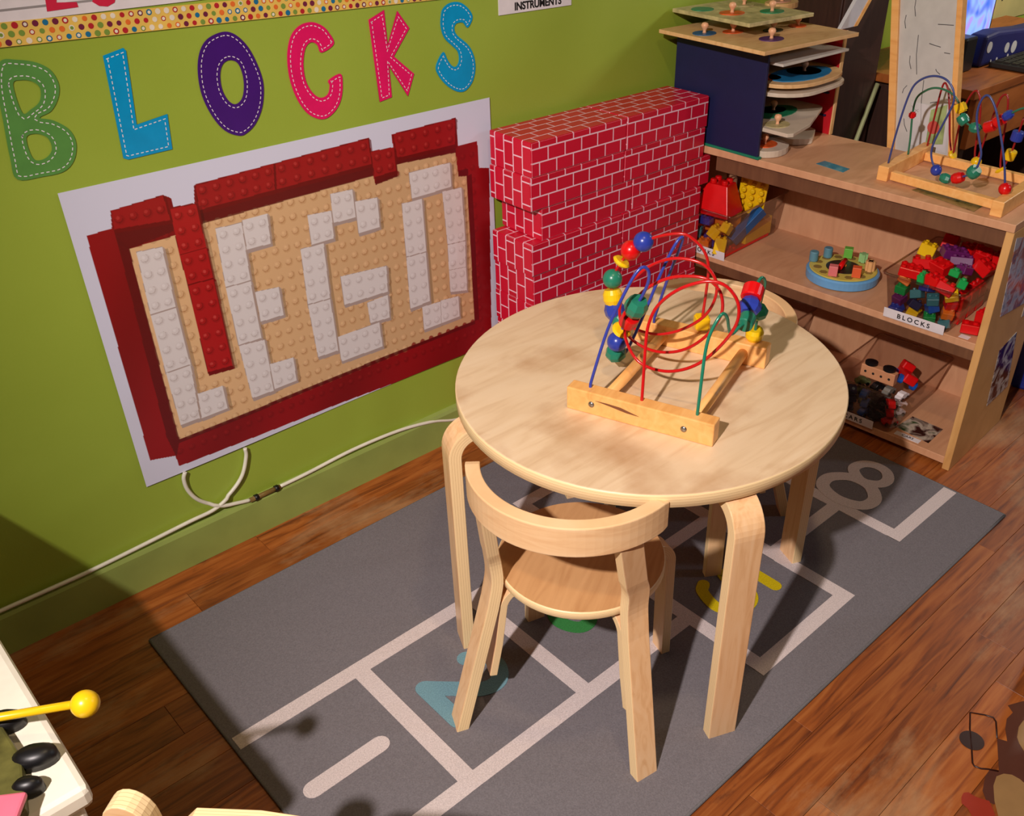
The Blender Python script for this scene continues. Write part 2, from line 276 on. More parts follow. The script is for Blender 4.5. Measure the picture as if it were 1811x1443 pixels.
RED_ = [[-0.0039,0.0,0.0395],[-0.0072,0.01,0.0905],[-0.0106,0.02,0.1309],[-0.012,0.03,0.1591],[-0.0016,0.035,0.1917],[0.0254,0.04,0.2214],[0.0553,0.045,0.2384],[0.0774,0.05,0.2437],[0.0976,0.055,0.239],[0.1138,0.06,0.2208],[0.1209,0.06,0.1997],[0.117,0.062,0.1719],[0.0965,0.065,0.1328],[0.0642,0.07,0.0913],[0.0267,0.073,0.0657],[-0.0102,0.076,0.0561],[-0.0462,0.08,0.0612],[-0.0699,0.085,0.0886],[-0.0764,0.09,0.1168],[-0.0656,0.1,0.1587],[-0.0449,0.105,0.1855],[-0.0126,0.11,0.2067],[0.0206,0.113,0.2153],[0.0481,0.116,0.2154],[0.068,0.12,0.2004],[0.0755,0.1229,0.177],[0.0736,0.1259,0.151],[0.0552,0.1299,0.1138],[0.0239,0.1329,0.0791],[-0.013,0.1359,0.0592],[-0.0523,0.1399,0.0535],[-0.0905,0.1449,0.0652],[-0.1108,0.1499,0.0915],[-0.1136,0.1549,0.1247],[-0.0981,0.1599,0.1612],[-0.0704,0.1649,0.193],[-0.0368,0.1699,0.2115],[-0.0081,0.1729,0.216],[0.021,0.1759,0.2116],[0.0389,0.1799,0.194],[0.0461,0.1829,0.1698],[0.0392,0.1859,0.1357],[0.0192,0.1899,0.1036],[-0.02,0.1919,0.0721],[-0.0622,0.1949,0.0545],[-0.1041,0.1999,0.0536],[-0.1336,0.2049,0.0616],[-0.1474,0.2079,0.0761],[-0.1534,0.2119,0.1002],[-0.1584,0.2169,0.1322],[-0.1435,0.2219,0.1661],[-0.1288,0.2259,0.1883],[-0.108,0.2299,0.2066],[-0.0734,0.2349,0.2228],[-0.0408,0.2399,0.2301],[-0.0235,0.2449,0.2217],[-0.0053,0.2499,0.2047],[0.0048,0.2549,0.1765],[0.0038,0.2599,0.1324],[-0.003,0.2699,0.0593]]
GRN_ = [[0.0898,-0.0,0.0422],[0.0882,0.01,0.1003],[0.0866,0.02,0.14],[0.0876,0.03,0.165],[0.0943,0.04,0.1881],[0.0995,0.05,0.1964],[0.1041,0.06,0.1843],[0.1037,0.075,0.1599],[0.1052,0.09,0.1428],[0.1105,0.11,0.15],[0.1154,0.1299,0.1497],[0.1101,0.1599,0.1627],[0.1063,0.1799,0.1778],[0.1065,0.1999,0.1848],[0.1085,0.2199,0.1894],[0.1115,0.2349,0.1748],[0.107,0.2449,0.1509],[0.1,0.2599,0.1075],[0.0931,0.2799,0.0533]]
BLU_ = [[-0.0949,-0.0,0.0452],[-0.093,0.005,0.0609],[-0.0762,0.02,0.1425],[-0.0595,0.035,0.1936],[-0.0472,0.05,0.2278],[-0.0376,0.06,0.2402],[-0.0304,0.068,0.2299],[-0.0332,0.073,0.207],[-0.0447,0.077,0.1791],[-0.054,0.08,0.1606],[-0.0691,0.09,0.128],[-0.0865,0.1,0.1019],[-0.0979,0.11,0.0716],[-0.1046,0.12,0.0434],[-0.0947,0.1349,0.0351],[-0.0831,0.1499,0.0681],[-0.07,0.1699,0.1182],[-0.0584,0.1849,0.1658],[-0.0481,0.1999,0.2026],[-0.0384,0.2099,0.2284],[-0.0327,0.2199,0.2325],[-0.04,0.2299,0.2085],[-0.0623,0.2449,0.1475],[-0.0912,0.2619,0.0494]]
T2B = [[1.765,-0.6057,0.6661],[1.765,-0.612,0.7491],[1.765,-0.6253,0.8348],[1.765,-0.6445,0.8633],[1.765,-0.6724,0.8759],[1.765,-0.7003,0.874],[1.765,-0.7202,0.8591],[1.765,-0.7297,0.8337],[1.765,-0.7231,0.8025],[1.765,-0.7091,0.7562],[1.765,-0.7034,0.7262],[1.765,-0.7074,0.7032],[1.765,-0.7243,0.6804],[1.765,-0.7501,0.6678],[1.765,-0.7777,0.6758],[1.765,-0.8095,0.6967],[1.765,-0.817,0.7308],[1.765,-0.8095,0.7546],[1.765,-0.7971,0.7822],[1.765,-0.7861,0.8148],[1.765,-0.7877,0.8445],[1.765,-0.7996,0.8587],[1.765,-0.8204,0.8385],[1.765,-0.8418,0.7964],[1.765,-0.8691,0.7326],[1.765,-0.8852,0.6776]]
T2G = [[1.86,-0.6031,0.6679],[1.86,-0.6006,0.7066],[1.86,-0.594,0.7602],[1.86,-0.5951,0.798],[1.86,-0.6116,0.8169],[1.86,-0.6324,0.8284],[1.86,-0.6582,0.8291],[1.86,-0.6861,0.8199],[1.86,-0.7057,0.7977],[1.86,-0.7173,0.7739],[1.86,-0.7484,0.7618],[1.86,-0.7805,0.771],[1.86,-0.7991,0.7876],[1.86,-0.8139,0.802],[1.86,-0.8267,0.8132],[1.86,-0.8469,0.8246],[1.86,-0.8666,0.8185],[1.86,-0.8909,0.7685],[1.86,-0.9064,0.7132]]
T2R = [[1.96,-0.5985,0.6635],[1.96,-0.6007,0.7212],[1.96,-0.6036,0.7992],[1.96,-0.609,0.8204],[1.955,-0.6246,0.8038],[1.95,-0.6424,0.7536],[1.95,-0.6553,0.7007],[1.95,-0.6717,0.6646],[1.95,-0.6713,0.7152],[1.95,-0.6733,0.7785],[1.95,-0.6891,0.8187],[1.95,-0.7059,0.8033],[1.95,-0.717,0.7547],[1.95,-0.7226,0.6873],[1.95,-0.7322,0.6615],[1.95,-0.7379,0.7073],[1.95,-0.7448,0.7683],[1.95,-0.7522,0.8144],[1.95,-0.7673,0.8197],[1.95,-0.7767,0.7745],[1.95,-0.7809,0.7274],[1.95,-0.7929,0.6561],[1.95,-0.8064,0.695],[1.95,-0.811,0.7392],[1.95,-0.8148,0.7821]]
FS_BODY= [[0.0296, 0.0339], [0.0363, 0.0185], [0.0594, 0.033], [0.0834, 0.0414], [0.105, 0.04], [0.1141, 0.0538], [0.1432, 0.0393], [0.1511, 0.0285], [-0.0322, -0.0531], [-0.1012, -0.0222], [-0.1024, -0.0105], [-0.09, 0.0018], [-0.0602, 0.0119], [-0.0434, 0.0128], [-0.0353, -0.0005]]
FS_BELLY= [[-0.0674, -0.006], [-0.0463, -0.0013], [-0.0325, -0.0073], [-0.0244, -0.0179], [-0.0232, -0.0315], [-0.0283, -0.0513], [-0.0886, -0.0781], [-0.1247, -0.0438], [-0.0944, -0.0207]]
FS_FACE= [[0.0573, 0.0106], [0.0811, 0.0186], [0.1004, 0.019], [0.1143, 0.0121], [0.0279, -0.0264], [0.0368, -0.0116], [0.0471, 0.0023]]
FS_DISC=[[-0.0072, 0.0622]]+[[0.0079, 0.0479]]
FS_LINE= [[-0.0339, 0.001], [-0.0427, 0.015], [-0.0506, 0.0239], [-0.054, 0.0342], [-0.0502, 0.0392], [-0.0252, 0.0532], [0.0139, 0.0762], [0.0489, 0.0932], [0.0629, 0.0719], [0.0682, 0.059], [0.0627, 0.0516], [0.0296, 0.0339]]
FS_RED= [[-0.1265, 0.0204], [-0.1166, 0.0218], [-0.1095, 0.0164], [-0.1098, 0.0072], [-0.1073, -0.0004], [-0.1006, -0.0149], [-0.1188, -0.0341], [-0.1513, -0.0134], [-0.139, 0.0033], [-0.1373, 0.0148]]
# ================================================================ THE ROOM
def wallmat():
    m, nt, b = newmat('green_wall_paint')
    tc = N(nt, 'ShaderNodeTexCoord'); no = N(nt, 'ShaderNodeTexNoise'); no.inputs['Scale'].default_value = 3.0; no.inputs['Detail'].default_value = 6
    nt.links.new(tc.outputs['Object'], no.inputs['Vector'])
    r = ramp(nt, [(0.3, C(148, 170, 56)), (0.7, C(156, 178, 64))]); nt.links.new(no.outputs[0], r.inputs[0]); nt.links.new(r.outputs[0], b.inputs['Base Color'])
    n2 = N(nt, 'ShaderNodeTexNoise'); n2.inputs['Scale'].default_value = 220; nt.links.new(tc.outputs['Object'], n2.inputs['Vector'])
    bp = N(nt, 'ShaderNodeBump'); bp.inputs['Strength'].default_value = 0.15; bp.inputs['Distance'].default_value = 0.001
    nt.links.new(n2.outputs[0], bp.inputs['Height']); nt.links.new(bp.outputs[0], b.inputs['Normal']); b.inputs['Roughness'].default_value = 0.42
    return m
GREENWALL = wallmat()
X0, X1, Y0 = -2.6, 4.2, -4.2
def struct(name, c, s, mat, bevel=0.0):
    return tag(box(name, c, s, mat, None, bevel), kind='structure')
struct('wall_left', ((X0 + X1) / 2, 0.05, 1.25), (X1 - X0 + .2, 0.1, 2.6), GREENWALL)
struct('wall_right', (X1 + 0.05, (Y0) / 2, 1.25), (0.1, -Y0, 2.6), CREAM)
struct('wall_rear', (X0 - 0.05, (Y0) / 2, 1.25), (0.1, -Y0, 2.6), CREAM)
struct('wall_front', ((X0 + X1) / 2, Y0 - 0.05, 1.25), (X1 - X0 + .2, 0.1, 2.6), CREAM)
struct('ceiling', ((X0 + X1) / 2, Y0 / 2, 2.6), (X1 - X0 + .2, -Y0 + .2, 0.1), CREAM)
fl = struct('floor', ((X0 + X1) / 2, Y0 / 2, -0.035), (X1 - X0, -Y0, 0.05), DKHOLE)
# floor planks, each one an object
def floormat():
    m, nt, b = newmat('worn_floor_wood')
    ge = N(nt, 'ShaderNodeNewGeometry'); oi = N(nt, 'ShaderNodeObjectInfo')
    mp = N(nt, 'ShaderNodeMapping'); mp.inputs['Scale'].default_value = (3.5, 42, 1); nt.links.new(ge.outputs['Position'], mp.inputs[0])
    ad = N(nt, 'ShaderNodeVectorMath'); ad.operation = 'MULTIPLY_ADD'; ad.inputs[1].default_value = (1, 1, 1)
    sc = N(nt, 'ShaderNodeVectorMath'); sc.operation = 'SCALE'; sc.inputs[0].default_value = (37, 91, 13); nt.links.new(oi.outputs['Random'], sc.inputs['Scale'])
    nt.links.new(mp.outputs[0], ad.inputs[0]); nt.links.new(sc.outputs[0], ad.inputs[2])
    no = N(nt, 'ShaderNodeTexNoise'); no.inputs['Scale'].default_value = 1.3; no.inputs['Detail'].default_value = 7; no.inputs['Distortion'].default_value = 1.5
    nt.links.new(ad.outputs[0], no.inputs['Vector'])
    r = ramp(nt, [(0.25, C(90, 40, 17)), (0.5, C(150, 79, 30)), (0.75, C(174, 104, 48))]); nt.links.new(no.outputs[0], r.inputs[0])
    hs = N(nt, 'ShaderNodeHueSaturation'); mr = N(nt, 'ShaderNodeMapRange'); mr.inputs[3].default_value = 0.75; mr.inputs[4].default_value = 1.15
    nt.links.new(oi.outputs['Random'], mr.inputs[0]); nt.links.new(mr.outputs[0], hs.inputs['Value']); nt.links.new(r.outputs[0], hs.inputs['Color'])
    # pale worn patches
    n2 = N(nt, 'ShaderNodeTexNoise'); n2.inputs['Scale'].default_value = 2.3; n2.inputs['Detail'].default_value = 8; n2.inputs['Roughness'].default_value = 0.65
    m2 = N(nt, 'ShaderNodeMapping'); m2.inputs['Scale'].default_value = (1, 2.4, 1); m2.inputs['Location'].default_value = (3.1, 0.4, 0)
    nt.links.new(ge.outputs['Position'], m2.inputs[0]); nt.links.new(m2.outputs[0], n2.inputs['Vector'])
    r2 = ramp(nt, [(0.52, (0, 0, 0, 1)), (0.68, (0.7, 0.7, 0.7, 1))]); nt.links.new(n2.outputs[0], r2.inputs[0])
    mx = N(nt, 'ShaderNodeMix'); mx.data_type = 'RGBA'; mx.inputs[7].default_value = C(178, 140, 100)
    nt.links.new(r2.outputs[0], mx.inputs[0]); nt.links.new(hs.outputs[0], mx.inputs[6])
    n3 = N(nt, 'ShaderNodeTexNoise'); n3.inputs['Scale'].default_value = 6.5; n3.inputs['Detail'].default_value = 9; n3.inputs['Roughness'].default_value = 0.7
    m3 = N(nt, 'ShaderNodeMapping'); m3.inputs['Scale'].default_value = (1, 3, 1); nt.links.new(ge.outputs['Position'], m3.inputs[0]); nt.links.new(m3.outputs[0], n3.inputs['Vector'])
    r3 = ramp(nt, [(0.60, (0, 0, 0, 1)), (0.72, (0.8, 0.8, 0.8, 1))]); nt.links.new(n3.outputs[0], r3.inputs[0])
    m4 = N(nt, 'ShaderNodeMix'); m4.data_type = 'RGBA'; m4.inputs[7].default_value = C(74, 34, 22)
    nt.links.new(r3.outputs[0], m4.inputs[0]); nt.links.new(mx.outputs[2], m4.inputs[6]); nt.links.new(m4.outputs[2], b.inputs['Base Color'])
    b.inputs['Roughness'].default_value = 0.42
    return m
FLOORM = floormat()
random.seed(5)
PW = 0.084
pcache = {}
def plank_mesh(L):
    k = round(L, 2)
    if k not in pcache:
        bm = bmesh.new(); b_box(bm, (0, 0, 0), (k - 0.0006, PW - 0.0006, 0.010))
        bmesh.ops.bevel(bm, geom=bm.edges[:], offset=0.0004, segments=1, affect='EDGES')
        me = bpy.data.meshes.new('plank'); bm.to_mesh(me); bm.free(); me.materials.append(FLOORM); pcache[k] = me
    return pcache[k]
y = -PW / 2; r_ = 0
while y > Y0:
    x = X0 if y < -2.0 else (-1.0 + random.uniform(-0.3, 0))
    if y > -2.0:   # plain long plank outside the view
        x0_ = X0; L = x - x0_
        o = bpy.data.objects.new('plank', plank_mesh(L)); COL.objects.link(o); o.parent = fl; o.matrix_parent_inverse = fl.matrix_world.inverted(); o.location = (x0_ + L / 2 - fl.location[0], y - fl.location[1], -0.005 - fl.location[2]); o.matrix_parent_inverse = Matrix.Identity(4)
    while x < X1 - 0.05:
        L = random.choice([0.55, 0.7, 0.9, 1.1]) if y > -1.8 and x < 2.0 else 2.6
        L = min(L, X1 - x)
        o = bpy.data.objects.new('plank', plank_mesh(L)); COL.objects.link(o); o.parent = fl
        o.location = (x + L / 2 - fl.location[0], y - fl.location[1], -0.005 - fl.location[2]); x += L
    y -= PW
# baseboard
bm = bmesh.new(); L = 3.6
prism(bm, [(0, 0), (-0.014, 0), (-0.014, 0.084), (-0.010, 0.092), (0, 0.095)], 0, L)
bb = link_mesh('baseboard_left', bm, plain('green_trim_paint', C(146, 164, 84), 0.4, scale=9, var=0.12))
bb.matrix_world = axes((-1.9, 0, 0), (0, 1, 0), (0, 0, 1), (1, 0, 0)); tag(bb, kind='structure')

# ================================================================ RUG
def rugmat(name, c, v=0.10):
    if name in MATS: return MATS[name]
    m, nt, b = newmat(name)
    tc = N(nt, 'ShaderNodeNewGeometry'); no = N(nt, 'ShaderNodeTexNoise'); no.inputs['Scale'].default_value = 420; no.inputs['Detail'].default_value = 3
    nt.links.new(tc.outputs['Position'], no.inputs['Vector'])
    r = ramp(nt, [(0.25, tuple(x * (1 - 2.2 * v) for x in c[:3]) + (1,)), (0.75, tuple(x * (1 + 1.6 * v) for x in c[:3]) + (1,))]); nt.links.new(no.outputs[0], r.inputs[0])
    nt.links.new(r.outputs[0], b.inputs['Base Color']); b.inputs['Roughness'].default_value = 0.95; b.inputs['Specular IOR Level'].default_value = 0.1
    bp = N(nt, 'ShaderNodeBump'); bp.inputs['Strength'].default_value = 0.5; bp.inputs['Distance'].default_value = 0.0015
    nt.links.new(no.outputs[0], bp.inputs['Height']); nt.links.new(bp.outputs[0], b.inputs['Normal'])
    MATS[name] = m; return m
RX0, RX1, RY0, RY1 = 0.034, 1.621, -1.132, -0.165
RZ = 0.006
bm = bmesh.new()
nx, ny = 60, 40
vs = [[None] * (ny + 1) for _ in range(nx + 1)]
random.seed(3)
for i in range(nx + 1):
    for j in range(ny + 1):
        u, v = i / nx, j / ny
        x = RX0 + (RX1 - RX0) * u; y = RY0 + (RY1 - RY0) * v
        if i in (0, nx): x += 0.0015 * math.sin(v * 22)
        if j in (0, ny): y += 0.002 * math.sin(u * 25 + j)
        z = RZ
        vs[i][j] = bm.verts.new((x, y, z))
for i in range(nx):
    for j in range(ny): bm.faces.new((vs[i][j], vs[i + 1][j], vs[i + 1][j + 1], vs[i][j + 1]))
ex = bmesh.ops.extrude_face_region(bm, geom=bm.faces[:]); bmesh.ops.translate(bm, verts=[v for v in ex['geom'] if isinstance(v, bmesh.types.BMVert)], vec=(0, 0, -RZ + 0.0005))
rug = link_mesh('play_rug', bm, rugmat('rug_grey', C(116, 112, 116)))
tag(rug, 'grey rug printed with a pale hopscotch course, under the round table', 'rug')
bm = bmesh.new()
for a, b_, c_ in (((RX0, RY0), (RX1, RY0), 0), ((RX1, RY0), (RX1, RY1), 0), ((RX1, RY1), (RX0, RY1), 0), ((RX0, RY1), (RX0, RY0), 0)):
    tube(bm, [(a[0] + (b_[0] - a[0]) * k / 20, a[1] + (b_[1] - a[1]) * k / 20, 0.0035) for k in range(21)], 0.0034, 6)
link_mesh('bound_edge', bm, rugmat('rug_binding', C(112, 110, 112)), rug)
LINEM = rugmat('rug_print_white', C(206, 194, 192)); BL2 = rugmat('rug_print_blue', C(110, 148, 160)); GR2 = rugmat('rug_print_green', C(56, 128, 66)); YE2 = rugmat('rug_print_yellow', C(200, 178, 20)); TAN2 = rugmat('rug_print_tan', C(178, 160, 136))
def printed(name, polys, mat, z=RZ, up=0.0006):
    bm = bmesh.new()
    for p in polys: prism(bm, p, z - 0.0004, z + up)
    return link_mesh(name, bm, mat, rug)
def seg(a, b_, w=0.030, cap=0.5):
    a = Vector(a); b_ = Vector(b_); d = (b_ - a).normalized(); n = Vector((-d.y, d.x)) * w / 2; a = a - d * w * cap; b_ = b_ + d * w * cap
    return [(a + n)[:], (a - n)[:], (b_ - n)[:], (b_ + n)[:]]
def stroke(pts, w=0.03, closed=False, z=RZ, name='printed_digit', mat=None):
    bm = bmesh.new(); pts = [Vector(p) for p in pts]; n = len(pts); A = []; B = []
    for i, p in enumerate(pts):
        q0 = pts[i - 1] if (i or closed) else p; q1 = pts[(i + 1) % n] if (i < n - 1 or closed) else p
        t = (q1 - q0).normalized(); nn = Vector((-t.y, t.x)) * w / 2
        A.append(bm.verts.new(((p + nn).x, (p + nn).y, z + 0.0007))); B.append(bm.verts.new(((p - nn).x, (p - nn).y, z + 0.0007)))
    for i in range(n if closed else n - 1):
        j = (i + 1) % n; bm.faces.new((A[i], B[i], B[j], A[j]))
    if not closed:
        for p, t in ((pts[0], (pts[0] - pts[1]).normalized()), (pts[-1], (pts[-1] - pts[-2]).normalized())):
            a0 = math.atan2(t.y, t.x); c = bm.verts.new((p.x, p.y, z + 0.0007)); rr = [bm.verts.new((p.x + math.cos(a0 + a) * w / 2, p.y + math.sin(a0 + a) * w / 2, z + 0.0007)) for a in np.linspace(-PI / 2, PI / 2, 9)]
            for i in range(8): bm.faces.new((c, rr[i], rr[i + 1]))
    ex = bmesh.ops.extrude_face_region(bm, geom=bm.faces[:]); bmesh.ops.translate(bm, verts=[v for v in ex['geom'] if isinstance(v, bmesh.types.BMVert)], vec=(0, 0, -0.0009))
    return link_mesh(name, bm, mat, rug)
LN = [((.055, -.507), (.84, -.507)), ((.055, -.845), (.84, -.845)), ((.055, -.507), (.055, -.845)), ((.285, -.507), (.285, -.845)), ((.558, -.507), (.558, -.845)), ((.84, -.34), (.84, -1.02)),
      ((.84, -.34), (1.12, -.34)), ((.84, -1.025), (1.12, -1.025)), ((1.12, -.34), (1.12, -1.02)), ((.84, -.672), (1.12, -.672)), ((1.12, -.507), (1.372, -.507)), ((1.12, -.845), (1.372, -.845)), ((1.372, -.34), (1.372, -1.0)), ((1.372, -.34), (1.60, -.34)), ((1.372, -1.0), (1.60, -1.0)), ((1.372, -.672), (1.60, -.672))]
LN.remove(((.055, -.507), (.055, -.845)))
for k_, (a, b_) in enumerate(LN): printed('printed_line', [seg(a, b_, 0.032)], LINEM, up=0.0006 + 0.00003 * k_)
DZ = [0]
def digit(pts, cx, cy, mat, w=0.026, sub=6, closed=False):
    DZ[0] += 1
    P = [(cx + v, cy - u, 0) for u, v in pts]
    if sub > 1: P = [p for p in spline(P, sub, closed)]
    return stroke([(p[0], p[1]) for p in P], w, closed, z=RZ + 0.0005 + 0.00003 * DZ[0], mat=mat)
digit([(0, -.065), (0, .065)], .153, -.678, LINEM, .034, 1)
digit([(-.05, .035), (-.03, .062), (.005, .068), (.035, .045), (.03, .012), (0, -.02), (-.045, -.065)], .412, -.675, BL2, .033)
digit([(-.045, -.065), (.055, -.065)], .412, -.675, BL2, .033, 1)
digit([(-.045, .04), (-.015, .066), (.025, .055), (.035, .03), (.0, .003), (.04, -.025), (.04, -.055), (.0, -.072), (-.045, -.05)], .715, -.675, GR2, .03)
digit([(.03, -.07), (.03, .07), (-.05, -.025), (.055, -.025)], .98, -.51, BL2, .026, 1)
digit([(.05, .065), (-.04, .065)], .975, -.86, YE2, .028, 1)
digit([(-.04, .065), (-.042, .01), (.0, .022), (.04, .0), (.045, -.04), (.01, -.072), (-.04, -.06), (-.055, -.04)], .975, -.86, YE2, .026)
digit([(.03, .07), (-.02, .04), (-.045, -.015), (-.035, -.055), (.0, -.075), (.04, -.055), (.045, -.015), (.015, .01), (-.03, -.005)], 1.24, -.66, TAN2, .026)
digit([(-.05, .08), (.05, .08), (-.01, -.08)], 1.48, -.5, BL2, .026, 1)
digit([(0, -.088), (.052, -.07), (.062, -.03), (.035, .005), (0, .015), (-.035, .005), (-.062, -.03), (-.052, -.07)], 1.478, -.835, LINEM, .032, 6, True)
digit([(0, .012), (.036, .03), (.042, .06), (.022, .088), (-.01, .093), (-.036, .075), (-.04, .04)], 1.482, -.835, LINEM, .028, 6, True)

# ================================================================ WALL: poster, letters, cable
def mk_poster():
    Wm, Hm = 914, 599; sc = 0.75
    w_, h_ = int(Wm * sc), int(Hm * sc)
    img = np.zeros((h_, w_, 3)); img[:] = (lin(214), lin(216), lin(236))
    yy, xx = np.mgrid[0:h_, 0:w_].astype(float)
    xx = (xx + .5) / sc; yy = (yy + .5) / sc
    def inside(P):
        ins = np.zeros((h_, w_), bool); n = len(P)
        for i in range(n):
            x1, y1 = P[i]; x2, y2 = P[(i + 1) % n]
            if y1 == y2: continue
            c = ((y1 > yy) != (y2 > yy)) & (xx < (x2 - x1) * (yy - y1) / (y2 - y1) + x1); ins ^= c
        return ins
    def fill(P, c, a=1.0):
        m = inside(P); img[m] = img[m] * (1 - a) + np.array([lin(v) for v in c]) * a
    def stud(cx, cy, r, hi, top, lo, a=1.0):
        d = np.hypot(xx - cx - 1.3, yy - cy - 1.8); m = d < r + 1.5; img[m] = img[m] * (1 - .35 * a) + np.array([lin(v) for v in lo]) * .35 * a
        d = np.hypot(xx - cx, yy - cy); m = d < r; img[m] = img[m] * (1 - a) + np.array([lin(v) for v in lo]) * a
        d = np.hypot(xx - cx + .5, yy - cy + 1.0); m = d < r - .7; img[m] = img[m] * (1 - a) + np.array([lin(v) for v in top]) * a
        d = np.hypot(xx - cx + 1.6, yy - cy + 2.0); m = d < r * .42; img[m] = img[m] * (1 - .5 * a) + np.array([lin(v) for v in hi]) * .5 * a
    g = [lin(v) for v in (140, 16, 22)]
    m = inside(P_RED); img[m] = g
    nz = (np.sin(xx * .021 + yy * .013) * .5 + .5)
    img[m] *= (0.82 + 0.3 * nz[m])[:, None]
    fill(P_TAN, (218, 178, 132))
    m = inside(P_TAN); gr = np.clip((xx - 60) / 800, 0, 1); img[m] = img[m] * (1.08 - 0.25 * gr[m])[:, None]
    xs = np.arange(80, 860, 25.0); ys = np.arange(85, 570, 29.0)
    def pin(P, x, y):
        c = False; n = len(P)
        for i in range(n):
            x1, y1 = P[i]; x2, y2 = P[(i + 1) % n]
            if (y1 > y) != (y2 > y) and x < (x2 - x1) * (y - y1) / (y2 - y1) + x1: c = not c
        return c
    for x in xs:
        for y in ys:
            if pin(P_TAN, x, y): stud(x, y, 7.2, (240, 204, 154), (222, 182, 138), (176, 126, 80), .85)
            elif pin(P_RED, x, y): stud(x, y, 6.4, (168, 40, 40), (146, 20, 26), (104, 8, 12), .6)
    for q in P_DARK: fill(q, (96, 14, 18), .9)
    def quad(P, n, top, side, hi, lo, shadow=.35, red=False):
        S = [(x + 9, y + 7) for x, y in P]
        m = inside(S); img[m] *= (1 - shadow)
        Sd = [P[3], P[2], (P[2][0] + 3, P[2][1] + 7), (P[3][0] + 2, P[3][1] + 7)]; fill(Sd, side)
        Sd = [P[1], (P[1][0] + 4, P[1][1] + 5), (P[2][0] + 3, P[2][1] + 7), P[2]]; fill(Sd, side, .8)
        fill(P, side)
        c = np.mean(P, 0); fill([(c[0] + (x - c[0]) * .975, c[1] + (y - c[1]) * .98) for x, y in P], top)
        nx_, ny_ = n
        for i in range(nx_):
            for j in range(ny_):
                u, v = (i + .5) / nx_, (j + .5) / ny_
                x = (1 - u) * (1 - v) * P[0][0] + u * (1 - v) * P[1][0] + u * v * P[2][0] + (1 - u) * v * P[3][0]
                y = (1 - u) * (1 - v) * P[0][1] + u * (1 - v) * P[1][1] + u * v * P[2][1] + (1 - u) * v * P[3][1]
                stud(x, y, 7.4, hi, top, lo, .85)
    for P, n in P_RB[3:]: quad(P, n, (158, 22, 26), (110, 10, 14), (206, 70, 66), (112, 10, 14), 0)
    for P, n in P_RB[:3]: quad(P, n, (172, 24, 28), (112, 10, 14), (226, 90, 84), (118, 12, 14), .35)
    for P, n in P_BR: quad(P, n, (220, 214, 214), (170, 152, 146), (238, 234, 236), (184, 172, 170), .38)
    bm = bmesh.new()
    me = bpy.data.meshes.new('poster_print')
    X = np.linspace(0, Wm / 1000, w_); Zc = np.linspace(0, -Hm / 1000, h_)
    gx, gz = np.meshgrid(X, Zc); yb = np.zeros_like(gx)
    # slight ripple of the paper, a lifted bottom edge
    yb = -0.0035 - 0.0015 * np.sin(gx * 9) * (-gz / .6) ** 2
    co = np.stack([gx, yb, gz], -1).reshape(-1, 3)
    idx = np.arange(w_ * h_).reshape(h_, w_)
    f = np.stack([idx[:-1, :-1], idx[1:, :-1], idx[1:, 1:], idx[:-1, 1:]], -1).reshape(-1, 4)
    me.vertices.add(len(co)); me.vertices.foreach_set('co', co.ravel())
    me.loops.add(f.size); me.loops.foreach_set('vertex_index', f.ravel())
    me.polygons.add(len(f)); me.polygons.foreach_set('loop_start', np.arange(0, f.size, 4)); 
    me.update(calc_edges=True); me.validate()
    ca = me.color_attributes.new('print', 'FLOAT_COLOR', 'POINT')
    ca.data.foreach_set('color', np.concatenate([img.reshape(-1, 3), np.ones((w_ * h_, 1))], 1).ravel().astype(np.float32))
    bm.free()
    for p in me.polygons: p.use_smooth = True
    m, nt, b = newmat('printed_poster'); at = N(nt, 'ShaderNodeVertexColor'); at.layer_name = 'print'
    nt.links.new(at.outputs[0], b.inputs['Base Color']); b.inputs['Roughness'].default_value = 0.32
    me.materials.append(m)
    root = empty('poster', (0.151, 0, 0.825))
    o = bpy.data.objects.new('printed_sheet', me); COL.objects.link(o); o.parent = root
    box('backing_sheet', (Wm / 2000, -0.0008, -Hm / 2000), (Wm / 1000 - .002, 0.0006, Hm / 1000 - .002), WHITE, root, 0)
    tag(root, 'poster of white toy-brick letters inside a dark red brick border', 'poster')
mk_poster()

LETM = {'B': plain('letter_green', C(92, 148, 74), 0.12), 'L': plain('letter_blue', C(0, 150, 206), 0.3), 'O': plain('letter_purple', C(66, 20, 116), 0.35), 'C': plain('letter_pink', C(226, 22, 100), 0.3), 'K': plain('letter_pink', C(226, 22, 100)), 'S': plain('letter_blue', C(10, 136, 188))}
STITCH = plain('letter_stitch', C(232, 226, 232), 0.5)
def shape2d(loops, depth, name, mat, parent=None, y=0.0):
    """flat cut-out with holes on the wall, loops in (x, z)"""
    cu = bpy.data.curves.new(name, 'CURVE'); cu.dimensions = '2D'; cu.fill_mode = 'BOTH'; cu.extrude = depth / 2
    for lp in loops:
        s = cu.splines.new('POLY'); s.points.add(len(lp) - 1); s.use_cyclic_u = True
        for p, q in zip(s.points, lp): p.co = (q[0], q[1], 0, 1)
    o = bpy.data.objects.new(name, cu); COL.objects.link(o); bpy.context.view_layer.update()
    me = bpy.data.meshes.new_from_object(o.evaluated_get(bpy.context.evaluated_depsgraph_get())); bpy.data.objects.remove(o)
    # (x, z, depth) -> world x, y, z
    me.transform(Matrix(((1, 0, 0, 0), (0, 0, -1, y), (0, 1, 0, 0), (0, 0, 0, 1))))
    me.materials.clear(); me.materials.append(mat)
    o = bpy.data.objects.new(name, me); COL.objects.link(o)
    if parent: o.parent = parent
    return o
